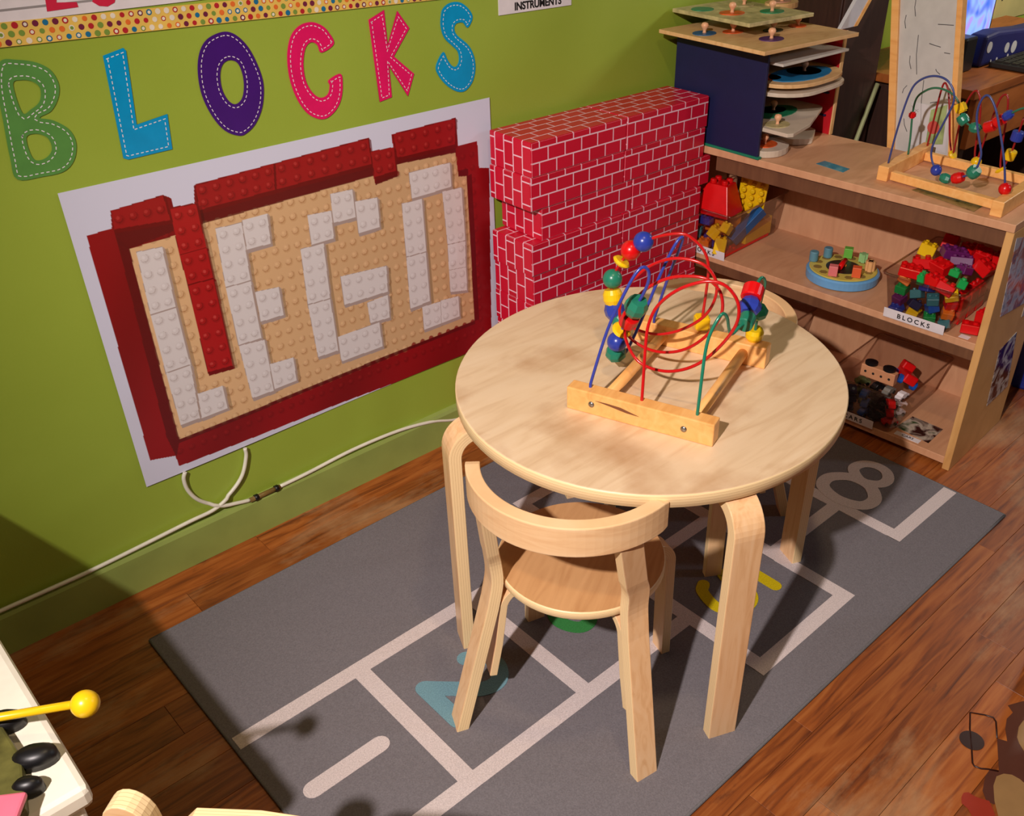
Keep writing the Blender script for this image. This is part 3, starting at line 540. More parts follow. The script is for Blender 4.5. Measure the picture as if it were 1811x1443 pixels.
def resample(P, step):
    out = []; acc = 0.0; n = len(P)
    for i in range(n):
        a = Vector(P[i]); b_ = Vector(P[(i + 1) % n]); L = (b_ - a).length
        while acc < L: out.append((a + (b_ - a) * (acc / max(L, 1e-9)), (b_ - a).normalized())); acc += step
        acc -= L
    return out
def stitches(loops, parent, sharp, inset=0.006):
    bm = bmesh.new()
    for k, lp in enumerate(loops):
        ar = sum(lp[i][0] * lp[(i + 1) % len(lp)][1] - lp[(i + 1) % len(lp)][0] * lp[i][1] for i in range(len(lp)))
        sgn = (1 if ar > 0 else -1) * (1 if k == 0 else -1)
        n = len(lp); ins = []
        for i in range(n):
            p = Vector(lp[i]); t0 = (p - Vector(lp[i - 1])).normalized(); t1 = (Vector(lp[(i + 1) % n]) - p).normalized()
            n0 = Vector((-t0.y, t0.x)); n1 = Vector((-t1.y, t1.x)); nn = (n0 + n1); 
            if nn.length < 1e-3: nn = n0
            nn.normalize(); ins.append((p + nn * sgn * min(inset / max(0.35, nn.dot(n0)), inset * 1.8))[:])
        for q, (p, t) in enumerate(resample(ins, 0.0085)):
            d = t * 0.0024; w_ = Vector((-t.y, t.x)) * 0.0007
            vsx = [p - d - w_, p + d - w_, p + d + w_, p - d + w_]
            lo = [bm.verts.new((v.x, -0.0021, v.y)) for v in vsx]; bm.faces.new(lo)
    o = link_mesh('stitching', bm, STITCH, parent); o['kind'] = 'stuff'; return o
LABS = {'B': 'large glossy green letter B with white dashed stitching on the wall', 'L': 'large blue letter L with white dashed stitching on the wall', 'O': 'large purple letter O with white dashed stitching, on the green wall', 'C': 'large pink letter C with white dashed stitching, on the green wall', 'K': 'large pink letter K with white dashed stitching, on the green wall', 'S': 'blue letter S with white dashed stitching, right of the pink K'}
for ch, loops in LET.items():
    if ch in ('L2', 'O2'): continue
    lps = [[(p[0], p[1]) for p in spline([(q[0], q[1], 0) for q in lp], 5, True)] if ch in 'BOCS' else lp for lp in loops]
    # laminate film border
    o = shape2d(lps, 0.0012, 'wall_letter', LETM[ch], None, -0.0012)
    tag(o, LABS[ch], 'letter', 'stitched wall letters above the poster')
    stitches(lps, o, ch in 'LK')
# paper sign at the top left with red letters, and dotted border strip
box_ = box('paper_sign', (0.35, -0.0015, 1.285), (1.5, 0.002, 0.40), WHITE, None, 0)
box('grey_rule', (0, -0.0012, -0.183), (1.5, 0.0006, 0.003), plain('grey_rule', C(150, 145, 145)), box_, 0)
for ch in ('L2', 'O2'):
    o = shape2d(LET[ch], 0.0006, 'sign_letter', plain('sign_red', C(206, 30, 66), 0.5), None, -0.0030)
    me = o.data; me.transform(Matrix.Translation((-0.35, 0.0015, -1.285))); o.parent = box_
tag(box_, 'white paper sign with red letters at the top left edge of the wall', 'sign')
stp = box('border_strip', (0.20, -0.002, 1.068), (1.75, 0.002, 0.034), plain('border_yellow', C(230, 192, 92), 0.4), None, 0)
stp.rotation_euler = (0, math.radians(1.2), 0)
tag(stp, 'long yellow border strip covered with coloured dots, running under the paper sign', 'border')
random.seed(8)
dotm = [plain('dot_%s' % n, c, 0.5) for n, c in (('teal', C(20, 110, 150)), ('crimson', C(180, 30, 40)), ('maroon', C(110, 26, 60)), ('white', C(230, 220, 200)), ('olive', C(120, 150, 60)), ('orange', C(226, 110, 40)))]
bm = bmesh.new()
for i in range(120):
    for j in range(3):
        cx = -0.865 + i * 0.0145 + (0.007 if j % 2 else 0); cz = -0.0115 + j * 0.0115; mi = random.randrange(6); ring = random.random() < 0.35
        r1 = random.uniform(.0038, .0048)
        vo = [bm.verts.new((cx + r1 * math.cos(a), -0.0014 - j * 1e-5, cz + r1 * math.sin(a))) for a in np.linspace(0, 2 * PI, 15)[:-1]]
        bm.faces.new(vo).material_index = mi
        if ring:
            vo = [bm.verts.new((cx + .0026 * math.cos(a), -0.0018, cz + .0026 * math.sin(a))) for a in np.linspace(0, 2 * PI, 15)[:-1]]
            bm.faces.new(vo).material_index = 3 if mi != 3 else 4
o = link_mesh('printed_dots', bm, dotm, stp); o['kind'] = 'stuff'
lab = box('name_label', (1.208, -0.0012, 1.012), (0.213, 0.002, 0.050), WHITE, None, 0); lab.rotation_euler = (0, math.radians(0.5), 0)
tag(lab, 'white paper label reading INSTRUMENTS on the green wall', 'label')
text('lettering', 'INSTRUMENTS', 0.0215, axes((0.006, -0.0013, -0.0125), (1, 0, 0), (0, 0, 1), (0, -1, 0)), BLACK, lab, bold=0.0006, sp=0.98)
# cable
root = empty('wall_cable', (0, 0, 0))
CW = plain('cable_white', C(226, 224, 206), 0.35)
for P in (CABLE1, CABLE2, CABLE3):
    bm = bmesh.new(); tube(bm, [(p[0], -0.012 if p[2] < 0.125 else -0.008, p[2]) for p in spline(P, 6)], 0.0042, 8); link_mesh('cord', bm, CW, root)
bm = bmesh.new(); tube(bm, [(p[0], -0.013, p[2]) for p in CONN], 0.0055, 8); cn = link_mesh('connector', bm, plain('connector_amber', C(120, 96, 50), 0.25), root)
for a in (0.15, 0.82):
    p0, p1 = Vector(CONN[0]), Vector(CONN[1]); bm = bmesh.new(); q = p0.lerp(p1, a); q2 = p0.lerp(p1, a + .12); q.y = q2.y = -.013; tube(bm, [q, q2], 0.0075, 8); link_mesh('connector_ring', bm, BLACK, cn)
tag(root, 'white cable with a loop and a connector, along the green baseboard', 'cable')

# ================================================================ CARDBOARD BRICK BLOCKS
def blockmat():
    m, nt, b = newmat('printed_brick_card')
    tc = N(nt, 'ShaderNodeTexCoord'); br = N(nt, 'ShaderNodeTexBrick'); br.offset = 0.5
    br.inputs['Scale'].default_value = 1.0; br.inputs['Mortar Size'].default_value = 0.0017; br.inputs['Mortar Smooth'].default_value = 0.15; br.inputs['Bias'].default_value = 0
    br.inputs['Brick Width'].default_value = 0.0508; br.inputs['Row Height'].default_value = 0.0305
    br.inputs['Color1'].default_value = C(206, 18, 52); br.inputs['Color2'].default_value = C(192, 14, 44); br.inputs['Mortar'].default_value = C(240, 196, 212)
    nt.links.new(tc.outputs['UV'], br.inputs['Vector']); nt.links.new(br.outputs[0], b.inputs['Base Color']); b.inputs['Roughness'].default_value = 0.38
    return m
BM_ = blockmat()
BLc, BDc, BHc = 0.2975, 0.141, 0.0763
def block_mesh(off):
    bm = bmesh.new(); b_box(bm, (0, 0, BHc / 2), (BLc - .001, BDc - .002, BHc - .0004))
    bmesh.ops.bevel(bm, geom=bm.edges[:], offset=0.0018, segments=2, affect='EDGES')
    uvl = bm.loops.layers.uv.verify(); bm.normal_update()
    for f in bm.faces:
        n = f.normal; a = max(range(3), key=lambda k: abs(n[k]))
        for l in f.loops:
            x, y, z = l.vert.co
            if a == 1: l[uvl].uv = (x + .15 + off, z + .0)
            elif a == 2: l[uvl].uv = (x + .15 + off, y + .0705)
            else: l[uvl].uv = (z + .012 + off, y + .0705)
    bmesh.ops.recalc_face_normals(bm, faces=bm.faces); me = bpy.data.meshes.new('brick_block'); bm.to_mesh(me); bm.free(); me.materials.append(BM_); return me
bmeshes = [block_mesh(0), block_mesh(0.021)]
offs = [0, -.003, .03, -.006, .0, .0, .0, 0, .0, .0]
pn = ['topmost', 'second', 'third', 'fourth', 'fifth', 'sixth', 'seventh', 'eighth', 'ninth', 'lowest']
# the right-hand face pattern of the ends runs upright: swap uv on end faces
for me in bmeshes:
    uv = me.uv_layers[0].data
    for p in me.polygons:
        if abs(p.normal.x) > 0.7:
            for li in p.loop_indices:
                v = me.vertices[me.loops[li].vertex_index].co; uv[li].uv = (v.z + .012, v.y + .0705)
for r in range(10):
    for s in range(2):
        o = bpy.data.objects.new('cardboard_brick_block', bmeshes[(r + s) % 2]); COL.objects.link(o)
        yo = (0, .001, .003, -.003, .0, .002, -.001, 0, .001, 0)[r]
        o.location = (1.0435 + offs[r] + BLc / 2 + s * (BLc + .0006), -0.0215 - BDc / 2 - .001 + yo, (9 - r) * BHc)
        tag(o, 'red cardboard brick block, %s one in the %s row%s of the stack' % (('left', 'right')[s], pn[r], ' from the top' if 0 < r < 9 else ''), 'toy block', 'stacked cardboard brick blocks')
# ================================================================ ROUND TABLE
def arc_pts(c, r, a0, a1, n=10): return [(c[0] + r * math.cos(a), c[1] + r * math.sin(a)) for a in np.linspace(a0, a1, n)]
TH = 0.527
tb = empty('round_table', (0.812, -0.730, 0))
tag(tb, 'low round birch plywood table with four bent legs', 'table')
bm = bmesh.new(); uvl = bm.loops.layers.uv.verify()
n = 96; prof = [(1.0, TH - .0225), (1.0, TH - .0030), (0.9965, TH - .0006), (0.992, TH)]
rx, ry, ra = .339, .360, -1.136
rings = []
for s, z in [(0.994, TH - .024)] + prof:
    rings.append([bm.verts.new((0.009 + s * (rx * math.cos(t) * math.cos(ra) - ry * math.sin(t) * math.sin(ra)), 0.006 + s * (rx * math.cos(t) * math.sin(ra) + ry * math.sin(t) * math.cos(ra)), z)) for t in [2 * PI * k / n for k in range(n)]])
for i, (a, b_) in enumerate(zip(rings, rings[1:])):
    for k in range(n):
        f = bm.faces.new((a[k], a[(k + 1) % n], b_[(k + 1) % n], b_[k])); f.material_index = 1 if i < 3 else 0; f.smooth = True
        for l in f.loops: l[uvl].uv = (k * .02, (l.vert.co.z - TH + .024) / .024)
bm.faces.new(rings[0][::-1]); bm.faces.new(rings[-1])
link_mesh('tabletop', bm, [BTOP, EDGE], tb)
def bent_leg(name, parent, ang, rfoot, rin, ztop, width, thick, R, splay=0.0, org=(0, 0)):
    """vertical strip with its foot at radius rfoot, bending inward under a top whose underside is ztop"""
    e = Vector((math.cos(ang), math.sin(ang), 0)); zc = ztop - thick / 2
    P = [(rfoot + splay, 0.0), (rfoot + splay * .4, 0.5 * (zc - R)), (rfoot, zc - R)]
    P += [(rfoot - R + x, zc - R + y) for x, y in arc_pts((0, 0), R, 0, PI / 2, 11)][1:] + [(rin, zc)]
    bm = bmesh.new(); wd = Vector((-e.y, e.x, 0))
    strip(bm, [Vector((org[0], org[1], 0)) + e * r + Vector((0, 0, z)) for r, z in P], wd, width, thick)
    return link_mesh(name, bm, [BIRCHH, EDGE], parent, 0.0015)
for k in range(4):
    bent_leg('leg', tb, -1.984 + k * PI / 2, 0.362, 0.20, TH - .024, 0.052, 0.0225, 0.046)
bm = bmesh.new(); lathe(bm, [(0, 0), (.0045, 0), (.003, .0006), (0, .0008)], 7, Matrix.Diagonal((1.2, .6, 1, 1))); nk = link_mesh('dark_nick', bm, DKHOLE, tb)
nk.location = (1.0335 - .812, -1.0 + .73, TH - .0001); nk.rotation_euler = (0, 0, .6)

# ================================================================ CHILD CHAIRS
def make_chair(loc, ang, label):
    t = empty('child_chair', (loc[0], loc[1], 0), ang); tag(t, label, 'chair', 'bent birch child chairs')
    # seat
    bm = bmesh.new(); uvl = bm.loops.layers.uv.verify(); n = 64; zs = .300; rs = .143; rings = []
    for s, z in ((.985, zs - .0165), (1.0, zs - .014), (1.0, zs - .003), (.985, zs)):
        rings.append([bm.verts.new((.022 + rs * s * math.cos(2 * PI * k / n), rs * s * math.sin(2 * PI * k / n), z)) for k in range(n)])
    for i, (a, b_) in enumerate(zip(rings, rings[1:])):
        for k in range(n):
            f = bm.faces.new((a[k], a[(k + 1) % n], b_[(k + 1) % n], b_[k])); f.material_index = 1; f.smooth = True
            for l in f.loops: l[uvl].uv = (k * .02, (l.vert.co.z - zs + .0165) / .0165)
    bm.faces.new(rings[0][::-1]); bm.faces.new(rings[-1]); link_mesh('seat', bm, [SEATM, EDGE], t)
    for s in (-1, 1):
        bent_leg('front_leg', t, s * math.radians(46), .176, .06, zs - .0165, .036, .018, .036, 0.004, (.010, 0))
        # bracket under the seat, bent down on to the rear leg
        e = Vector((math.cos(s * 2.23), math.sin(s * 2.23), 0))
        bm = bmesh.new(); zc = zs - .0165 - .006
        P = [(.05, zc), (.10, zc)] + [(.10 + x, zc - .04 + y) for x, y in arc_pts((0, 0), .04, PI / 2, 0.25, 8)][1:] + [(.150, .16), (.163, .09)]
        strip(bm, [e * r + Vector((.010, s * .000, z)) for r, z in P], Vector((-e.y, e.x, 0)), .034, .013); link_mesh('leg_bracket', bm, [BIRCHH, EDGE], t, .001)
        # rear leg runs up to the backrest
        F = Vector((-.152, s * .168, 0)); K = Vector((-.078, s * .119, .285)); K2 = Vector((-.080, s * .120, .33)); T = Vector((-.119, s * .113, .4705))
        wd = Vector((.74, s * .67, 0)) if s > 0 else Vector((.74, -.67, 0)); wd = Vector((-e.y, e.x, 0))
        pts = [F, F.lerp(K, .45), F.lerp(K, .88)] + [p for p in spline([F.lerp(K, .88), K + Vector((0, 0, .015)), K2 + Vector((0, 0, .012)), K2.lerp(T, .3)], 4)][1:] + [K2.lerp(T, .6), T]
        bm = bmesh.new(); strip(bm, pts, wd, .042, .021, None); link_mesh('rear_leg', bm, [BIRCHH, EDGE], t, .0015)
    # backrest: flat strip bent round
    R = .170; cx = -.014; P = [(cx + (R - .011) * math.cos(a), (R - .011) * math.sin(a), .494) for a in np.linspace(math.radians(180 - 71), math.radians(180 + 71), 33)]
    bm = bmesh.new(); strip(bm, P, (0, 0, 1), .052, .023, [.046] + [.052] * 31 + [.046])
    link_mesh('backrest', bm, [BIRCH, BIRCH], t, .002)
    return t
make_chair((.560, -.810), math.atan2(.475, .88), 'small bent birch chair with round seat at the near side of the round table')
make_chair((1.080, -.640), math.radians(192), 'small bent birch chair behind the round table, only its backrest showing above')

# ================================================================ BEAD MAZES
def bead(kind, p, tdir, mat, parent, r=.0165, L=.03):
    bm = bmesh.new()
    if kind == 'ball':
        bmesh.ops.create_uvsphere(bm, u_segments=20, v_segments=14, radius=r); sm = True
    elif kind == 'cyl':
        lathe(bm, [(.004, -L / 2), (r * .9, -L / 2), (r, -L / 2 + .002), (r, L / 2 - .002), (r * .9, L / 2), (.004, L / 2)], 20); sm = False
    elif kind == 'hex':
        lathe(bm, [(.004, -L / 2), (r * .72, -L / 2), (r, -L / 6), (r, L / 6), (r * .72, L / 2), (.004, L / 2)], 8); sm = False
    elif kind == 'disc':
        lathe(bm, [(.004, -.004), (r * .8, -.004), (r, 0), (r * .8, .004), (.004, .004)], 22); sm = False
    elif kind == 'drum':
        lathe(bm, [(.004, -L / 2), (r * .8, -L / 2), (r, -L / 5), (r, L / 5), (r * .8, L / 2), (.004, L / 2)], 22); sm = False
    elif kind == 'cube':
        b_box(bm, (0, 0, 0), (r * 1.7, r * 1.7, r * 1.7)); bmesh.ops.bevel(bm, geom=bm.edges[:], offset=.003, segments=2, affect='EDGES'); sm = False
    q = Vector(tdir).normalized().to_track_quat('Z', 'Y').to_matrix().to_4x4()
    bmesh.ops.transform(bm, matrix=q, verts=bm.verts)
    o = link_mesh('bead', bm, mat, parent, 0, sm); o.location = p; return o
def near_tan(P, q):
    P = [Vector(p) for p in P]; q = Vector(q); i = min(range(1, len(P) - 1), key=lambda k: (P[k] - q).length); return P[i], (P[i + 1] - P[i - 1]).normalized()
toy = empty('bead_maze', (0.69, -0.825, TH)); a_ = Vector((.335, -.942, 0)).normalized(); b_v = Vector((0, 0, 1)).cross(a_)
toy.rotation_euler = (0, 0, math.atan2(a_.y, a_.x))      # local x along the bars, local y away from the near bar
tag(toy, 'wooden bead maze with looping red wires standing on the round table', 'toy')
def bar(name, c, s, parent, mat=PINE): return box(name, c, s, mat, parent, .002)
nb = bar('end_bar', (-.003, -.003, .0205), (.254, .027, .041), toy)
for x in (-.082, .078):
    bm = bmesh.new(); lathe(bm, [(0, .0025), (.0028, .0025), (.005, .0012), (.0055, 0), (.0055, -.001)], 14, Matrix.Translation((x, -.0137, -.001)) @ Matrix.Rotation(PI / 2, 4, 'X')); link_mesh('screw', bm, STEEL, nb, 0, True)
bm = bmesh.new(); prism(bm, [(-.075, .004), (-.055, .0045), (-.03, .0035), (0.002, -.004), (-.02, -.0035), (-.05, .001)], .0, .0006, Matrix.Translation((0, -.0139, .004)) @ Matrix.Rotation(PI / 2, 4, 'X')); link_mesh('split_mark', bm, CARDBROWN, nb)
bar('end_bar', (-.003, .272, .0205), (.254, .029, .041), toy)
for x in (-.070, .082):
    bm = bmesh.new(); tube(bm, [(x, .008, .022), (x, .262, .022)], .0095, 16); link_mesh('dowel', bm, PINE, toy)
SP = {}
for nm, P, m in (('RED', RED_, REDW), ('GRN', GRN_, GREENW), ('BLU', BLU_, BLUEW)):
    S_ = spline(P, 5); S_ = [Vector(p) for p in S_]
    # relax the traced points a little
    for _ in range(3): S_ = [S_[0]] + [(S_[i - 1] + S_[i] * 2 + S_[i + 1]) / 4 for i in range(1, len(S_) - 1)] + [S_[-1]]
    S_ = [S_[0] - Vector((0, 0, .02))] + S_ + [Vector((S_[-1].x, S_[-1].y, .03))]
    SP[nm] = S_; bm = bmesh.new(); tube(bm, S_, .0027, 8); link_mesh({'RED': 'red_wire', 'GRN': 'green_wire', 'BLU': 'blue_wire'}[nm], bm, m, toy)
def put(nm, idx, kind, mat, src, off=0, **k):
    idx = min(idx, len(src) - 1)
    p, t = near_tan(SP[nm], src[idx]); bead(kind, p + t * off, t, mat, toy, **k)
put('RED', 46, 'drum', GREEN, RED_, r=.0165, L=.024); put('RED', 47, 'hex', BLUE, RED_, r=.0185, L=.03)
put('RED', 48, 'drum', YELLOW, RED_, r=.0175, L=.027); put('RED', 49, 'ball', GREEN, RED_, r=.0175); put('RED', 50, 'disc', YELLOW, RED_, r=.0165)
put('RED', 51, 'ball', RED, RED_, r=.0178); put('RED', 52, 'ball', BLUE, RED_, r=.0178); put('RED', 999, 'cube', YELLOW, RED_, r=.0150)
put('BLU', 9, 'hex', GREEN, BLU_, r=.0195, L=.032); put('BLU', 10, 'cyl', RED, BLU_, r=.0150, L=.024); put('BLU', 11, 'disc', YELLOW, BLU_, r=.0165)
put('BLU', 12, 'ball', BLUE, BLU_, r=.0175); put('BLU', 13, 'hex', GREEN, BLU_, r=.0185, L=.024)
put('GRN', 10, 'cyl', GREEN, GRN_, r=.0135, L=.024); put('GRN', 11, 'hex', BLUE, GRN_, r=.0185, L=.026); put('GRN', 12, 'cyl', RED, GRN_, r=.0175, L=.024)
put('GRN', 17, 'hex', GREEN, GRN_, r=.0165, L=.022); put('GRN', 18, 'drum', YELLOW, GRN_, r=.0160, L=.022)

# ================================================================ OPEN SHELF UNIT (local x = along the front towards the wall, local y = depth... right-handed)
S0 = Vector((1.693, -.938, 0)); su = Vector((-.07, .9975, 0)).normalized(); sd = Vector((.9975, .07, 0)).normalized()
sh = empty('shelf_unit', S0, math.atan2(.057, .9984))        # local x = depth, local y = along the front
LN_ = .925; DP = .315
tag(sh, 'low open maple shelf unit holding clear toy bins', 'shelf')
def sb(name, y0, y1, x0, x1, z0, z1, mat=SHELFW, parent=sh, bevel=.0015): return box(name, ((x0 + x1) / 2, (y0 + y1) / 2, (z0 + z1) / 2), (x1 - x0, y1 - y0, z1 - z0), mat, parent, bevel)
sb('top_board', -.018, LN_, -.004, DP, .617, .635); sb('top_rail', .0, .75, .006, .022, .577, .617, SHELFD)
sb('side_panel', -.018, 0.0, 0.0, DP, 0, .617, SHELFE); sb('side_panel', LN_ - .018, LN_, 0.05, DP, 0, .617)
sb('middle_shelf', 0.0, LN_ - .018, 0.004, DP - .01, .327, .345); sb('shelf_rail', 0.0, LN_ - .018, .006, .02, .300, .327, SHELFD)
sb('bottom_shelf', 0.0, LN_ - .018, 0.002, DP - .01, .013, .033)
sb('back_panel', 0.0, LN_ - .018, DP - .012, DP - .002, .013, .617)
def sticker(name, pts, z, cols, seed, parent=sh, plane='top', text_=None):
    """flat printed picture: irregular colour patches"""
    m, nt, b = newmat('picture_print_%d' % seed)
    tc = N(nt, 'ShaderNodeTexCoord'); v = N(nt, 'ShaderNodeTexNoise'); v.inputs['Scale'].default_value = 26; v.inputs['Detail'].default_value = 3; v.inputs['Distortion'].default_value = .8
    mp = N(nt, 'ShaderNodeMapping'); mp.inputs['Location'].default_value = (seed, seed * .3, 0); nt.links.new(tc.outputs['Object'], mp.inputs[0]); nt.links.new(mp.outputs[0], v.inputs['Vector'])
    r = ramp(nt, [(.28 + .44 * k / (len(cols) - 1), c) for k, c in enumerate(cols)]); nt.links.new(v.outputs[0], r.inputs[0]); nt.links.new(r.outputs[0], b.inputs['Base Color']); b.inputs['Roughness'].default_value = .25
    bm = bmesh.new()
    if plane == 'top': prism(bm, pts, z, z + .0008)
    else: prism(bm, pts, 0, .0008, axes((0, z, 0), (1, 0, 0), (0, 0, 1), (0, -1, 0)))
    return link_mesh(name, bm, m, parent)
TEALC, DK = C(40, 124, 150), C(24, 30, 20)
# loc(): (s along front, depth, z); stickers given as (depth, s)
sticker('blue_sticker', [(.066, .499), (.100, .495), (.087, .419), (.053, .418)], .6352, [C(40, 120, 146), C(52, 132, 156), C(110, 170, 180)], 1)
sticker('photo_sticker', [(.050, .242), (.100, .229), (.075, .080), (.012, .080)], .6352, [C(30, 40, 18), C(90, 92, 50), C(130, 110, 70), C(60, 30, 20)], 2)
sticker('photo_sticker', [(.02, .60), (.118, .578), (.219, .38), (.060, .400)], -.0183, [C(120, 124, 136), C(190, 190, 196), C(170, 110, 80), C(90, 100, 120)], 3, plane='side')
sticker('photo_sticker', [(.128, .286), (.225, .30), (.285, .12), (.157, .118)], -.0183, [C(20, 22, 30), C(70, 20, 24), C(200, 196, 190), C(20, 40, 40)], 4, plane='side')
sticker('paper_notice', [(.226, .60), (.30, .60), (.305, .33), (.226, .34)], -.0183, [C(190, 176, 160), C(204, 190, 170), C(210, 200, 186)], 5, plane='side')
sticker('photo_sticker', [(.045, .150), (.121, .142), (.117, .057), (.031, .056)], .0332, [C(20, 18, 16), C(60, 26, 24), C(190, 176, 160), C(40, 70, 30)], 6)
lb = sb('name_label', .074, .140, .012, .030, .0331, .0338, WHITE, bevel=0)
text('lettering', 'CARS', .013, axes((.0, 0, .0005), (0, -1, 0), (1, 0, 0), (0, 0, 1)), BLACK, lb)
sb('name_label', .022, .045, .012, .030, .3452, .3458, WHITE, bevel=0)
def S(s, t, z): return S0 + su * s + sd * t + Vector((0, 0, z))
SRZ = math.atan2(sd.y, sd.x)

# ---------------- clear bins
def bin_(label, s0, s1, z, h, L, t0, word, ws0, ws1, flare=.018):
    cs = (s0 + s1) / 2; hw = (s1 - s0) / 2
    r = empty('clear_bin', S(cs, t0, z), SRZ); tag(r, label, 'bin', 'clear toy bins')
    bm = bmesh.new()
    def ring(z_, e, rr=.012):
        x0, x1, y0, y1 = 0 - e * .6, L + e * .6, -hw - e, hw + e; P = []
        for cx, cy, a in ((x1 - rr, y1 - rr, 0), (x0 + rr, y1 - rr, PI / 2), (x0 + rr, y0 + rr, PI), (x1 - rr, y0 + rr, 1.5 * PI)):
            for q in (0, PI / 4, PI / 2): P.append(bm.verts.new((cx + rr * math.cos(a + q), cy + rr * math.sin(a + q), z_)))
        return P
    R_ = [ring(.001, 0), ring(h - .006, flare), ring(h - .006, flare + .006), ring(h, flare + .006), ring(h, flare + .0015)]
    for a, b_ in zip(R_, R_[1:]):
        for k in range(12): bm.faces.new((a[k], a[(k + 1) % 12], b_[(k + 1) % 12], b_[k]))
    bm.faces.new(R_[0][::-1])
    link_mesh('shell', bm, CLEAR, r)
    bm = bmesh.new(); e = flare + .006; C4 = []
    for cx, cy, a in ((L + e * .6 - .012, hw + e - .012, 0), (-e * .6 + .012, hw + e - .012, PI / 2), (-e * .6 + .012, -hw - e + .012, PI), (L + e * .6 - .012, -hw - e + .012, 1.5 * PI)):
        for q in np.linspace(0, PI / 2, 5): C4.append((cx + .012 * math.cos(a + q), cy + .012 * math.sin(a + q), h - .001))
    tube(bm, C4 + [C4[0]], .0022, 6); link_mesh('rim', bm, RIMP, r)
    lb = box('name_label', (-.0022 - flare * .15, (ws0 + ws1) / 2 - cs, .008), (.0012, ws1 - ws0, .024), WHITE, r, 0)
    lb.rotation_euler = (0, -math.atan2(flare * .6, h), 0)
    if word: text('lettering', word, .0165, axes((-.0008, 0, -.001), (0, -1, 0), (0, 0, 1), (-1, 0, 0)), BLACK, lb, bold=.0003, sp=1.5)
    return r
binR = bin_('clear bin labelled BLOCKS at the right end of the middle shelf, heaped full', .072, .222, .3455, .108, .275, .006, 'BLOCKS', .076, .226)
binL = bin_('clear bin on the middle shelf beside the brick stack, holding a big red block', .70, .845, .3455, .125, .265, .016, 'BLOCKS', .694, .84, .015)
binC = bin_('clear plastic bin labelled CARS on the bottom shelf, holding toy cars', .150, .315, .0335, .112, .275, .004, 'CARS', .192, .305)
binE = bin_('clear bin on the bottom shelf nearest the wall, behind the table', .560, .715, .0335, .125, .275, .004, '', .60, .70)
random.seed(21)
def toyblock(name, c, size, mat, rot, label, group, studs=(2, 1)):
    """plastic block with studs on top; c given in shelf coordinates (s, t, z)"""
    w_, d, h = size; bm = bmesh.new(); b_box(bm, (0, 0, 0), (d, w_, h)); bmesh.ops.bevel(bm, geom=bm.edges[:], offset=.0015, segments=1, affect='EDGES')
    for i in range(studs[0]):
        for j in range(studs[1]):
            y = (i + .5) / studs[0] * w_ - w_ / 2; x = (j + .5) / studs[1] * d - d / 2; r = min(w_ / studs[0], d / studs[1]) * .3
            lathe(bm, [(r, h / 2 - .0005), (r, h / 2 + .004), (r * .8, h / 2 + .0048)], 12, Matrix.Translation((x, y, 0)))
    o = link_mesh(name, bm, mat); o.location = S(*c); o.rotation_euler = (rot[0], rot[1], SRZ + rot[2]); tag(o, label, 'toy block', group); return o
GR_R = 'toy blocks heaped in the right bin'; 
heapR = [  # s, t, z, size, mat, studs, words
 (.200, .045, .452, (.050, .034, .022), RED, (3, 2), (0.1, -.1, .3), 'red toy block at the left front of the right bin heap'),
 (.163, .030, .449, (.016, .036, .022), LGREEN, (1, 2), (-.15, .1, .1), 'small green block lying across the red ones at the front of the BLOCKS bin'),
 (.138, .040, .447, (.036, .038, .024), RED, (2, 2), (.2, .1, -.2), 'red toy block right of the green one at the front of the right bin'),
 (.105, .028, .443, (.040, .036, .026), RED, (2, 2), (.35, .25, .25), 'red toy block tipped over the front right rim of the right bin'),
 (.080, .055, .452, (.020, .022, .020), LGREEN, (1, 1), (.3, .2, .5), 'green toy cylinder block by the right rim of the right bin'),
 (.110, .085, .460, (.024, .022, .016), LGREEN, (1, 1), (.1, .2, 0), 'small flat green toy block in the middle of the right bin heap'),
 (.195, .095, .458, (.046, .040, .024), RED, (2, 2), (-.1, .2, .4), 'red toy block behind the left front one in the right bin'),
 (.150, .095, .460, (.044, .036, .026), RED, (2, 2), (.1, -.2, -.3), 'red toy block in the middle of the right bin heap'),
 (.215, .165, .464, (.038, .030, .030), YELLOW, (2, 2), (.2, .1, .2), 'yellow toy block at the back left of the right bin'),
 (.180, .210, .478, (.034, .032, .034), RED, (2, 2), (.1, .5, .1), 'red toy block standing at the back of the right bin'),
 (.150, .165, .474, (.060, .034, .022), PURPLE, (3, 2), (.15, -.1, .7), 'long purple toy block near the back of the right bin'),
 (.120, .140, .470, (.052, .026, .020), PURPLE, (3, 1), (-.1, .3, .2), 'second purple toy block, in front of the long purple one'),
 (.100, .110, .463, (.030, .028, .018), PURPLE, (2, 2), (.3, .1, 1.2), 'small purple toy block beside the flat green one'),
 (.090, .175, .482, (.040, .036, .030), RED, (2, 2), (.3, -.3, .3), 'red toy block standing high at the back right of the right bin'),
 (.066, .140, .470, (.040, .040, .026), RED, (2, 2), (.5, .1, -.1), 'red toy block leaning at the right rim of the right bin'),
 (.060, .200, .474, (.036, .036, .026), RED, (2, 2), (-.2, .2, .6), 'red toy block at the back right corner of the right bin'),
 (.130, .215, .472, (.040, .034, .024), RED, (2, 2), (.2, .0, .9), 'red toy block at the back middle of the right bin'),
]
for s, t, z, sz, m, st, rt, lab_ in heapR: toyblock('toy_block', (s, t, z), sz, m, rt, lab_, GR_R, st)
pal = [BLUE, TEAL, PURPLE, ORANGE, LGREEN, RED, BLUEP, YELLOW, TEAL, NAVY]
pn_ = ['blue', 'teal', 'purple', 'orange', 'green', 'red', 'bright blue', 'yellow', 'teal', 'navy']
k = 0
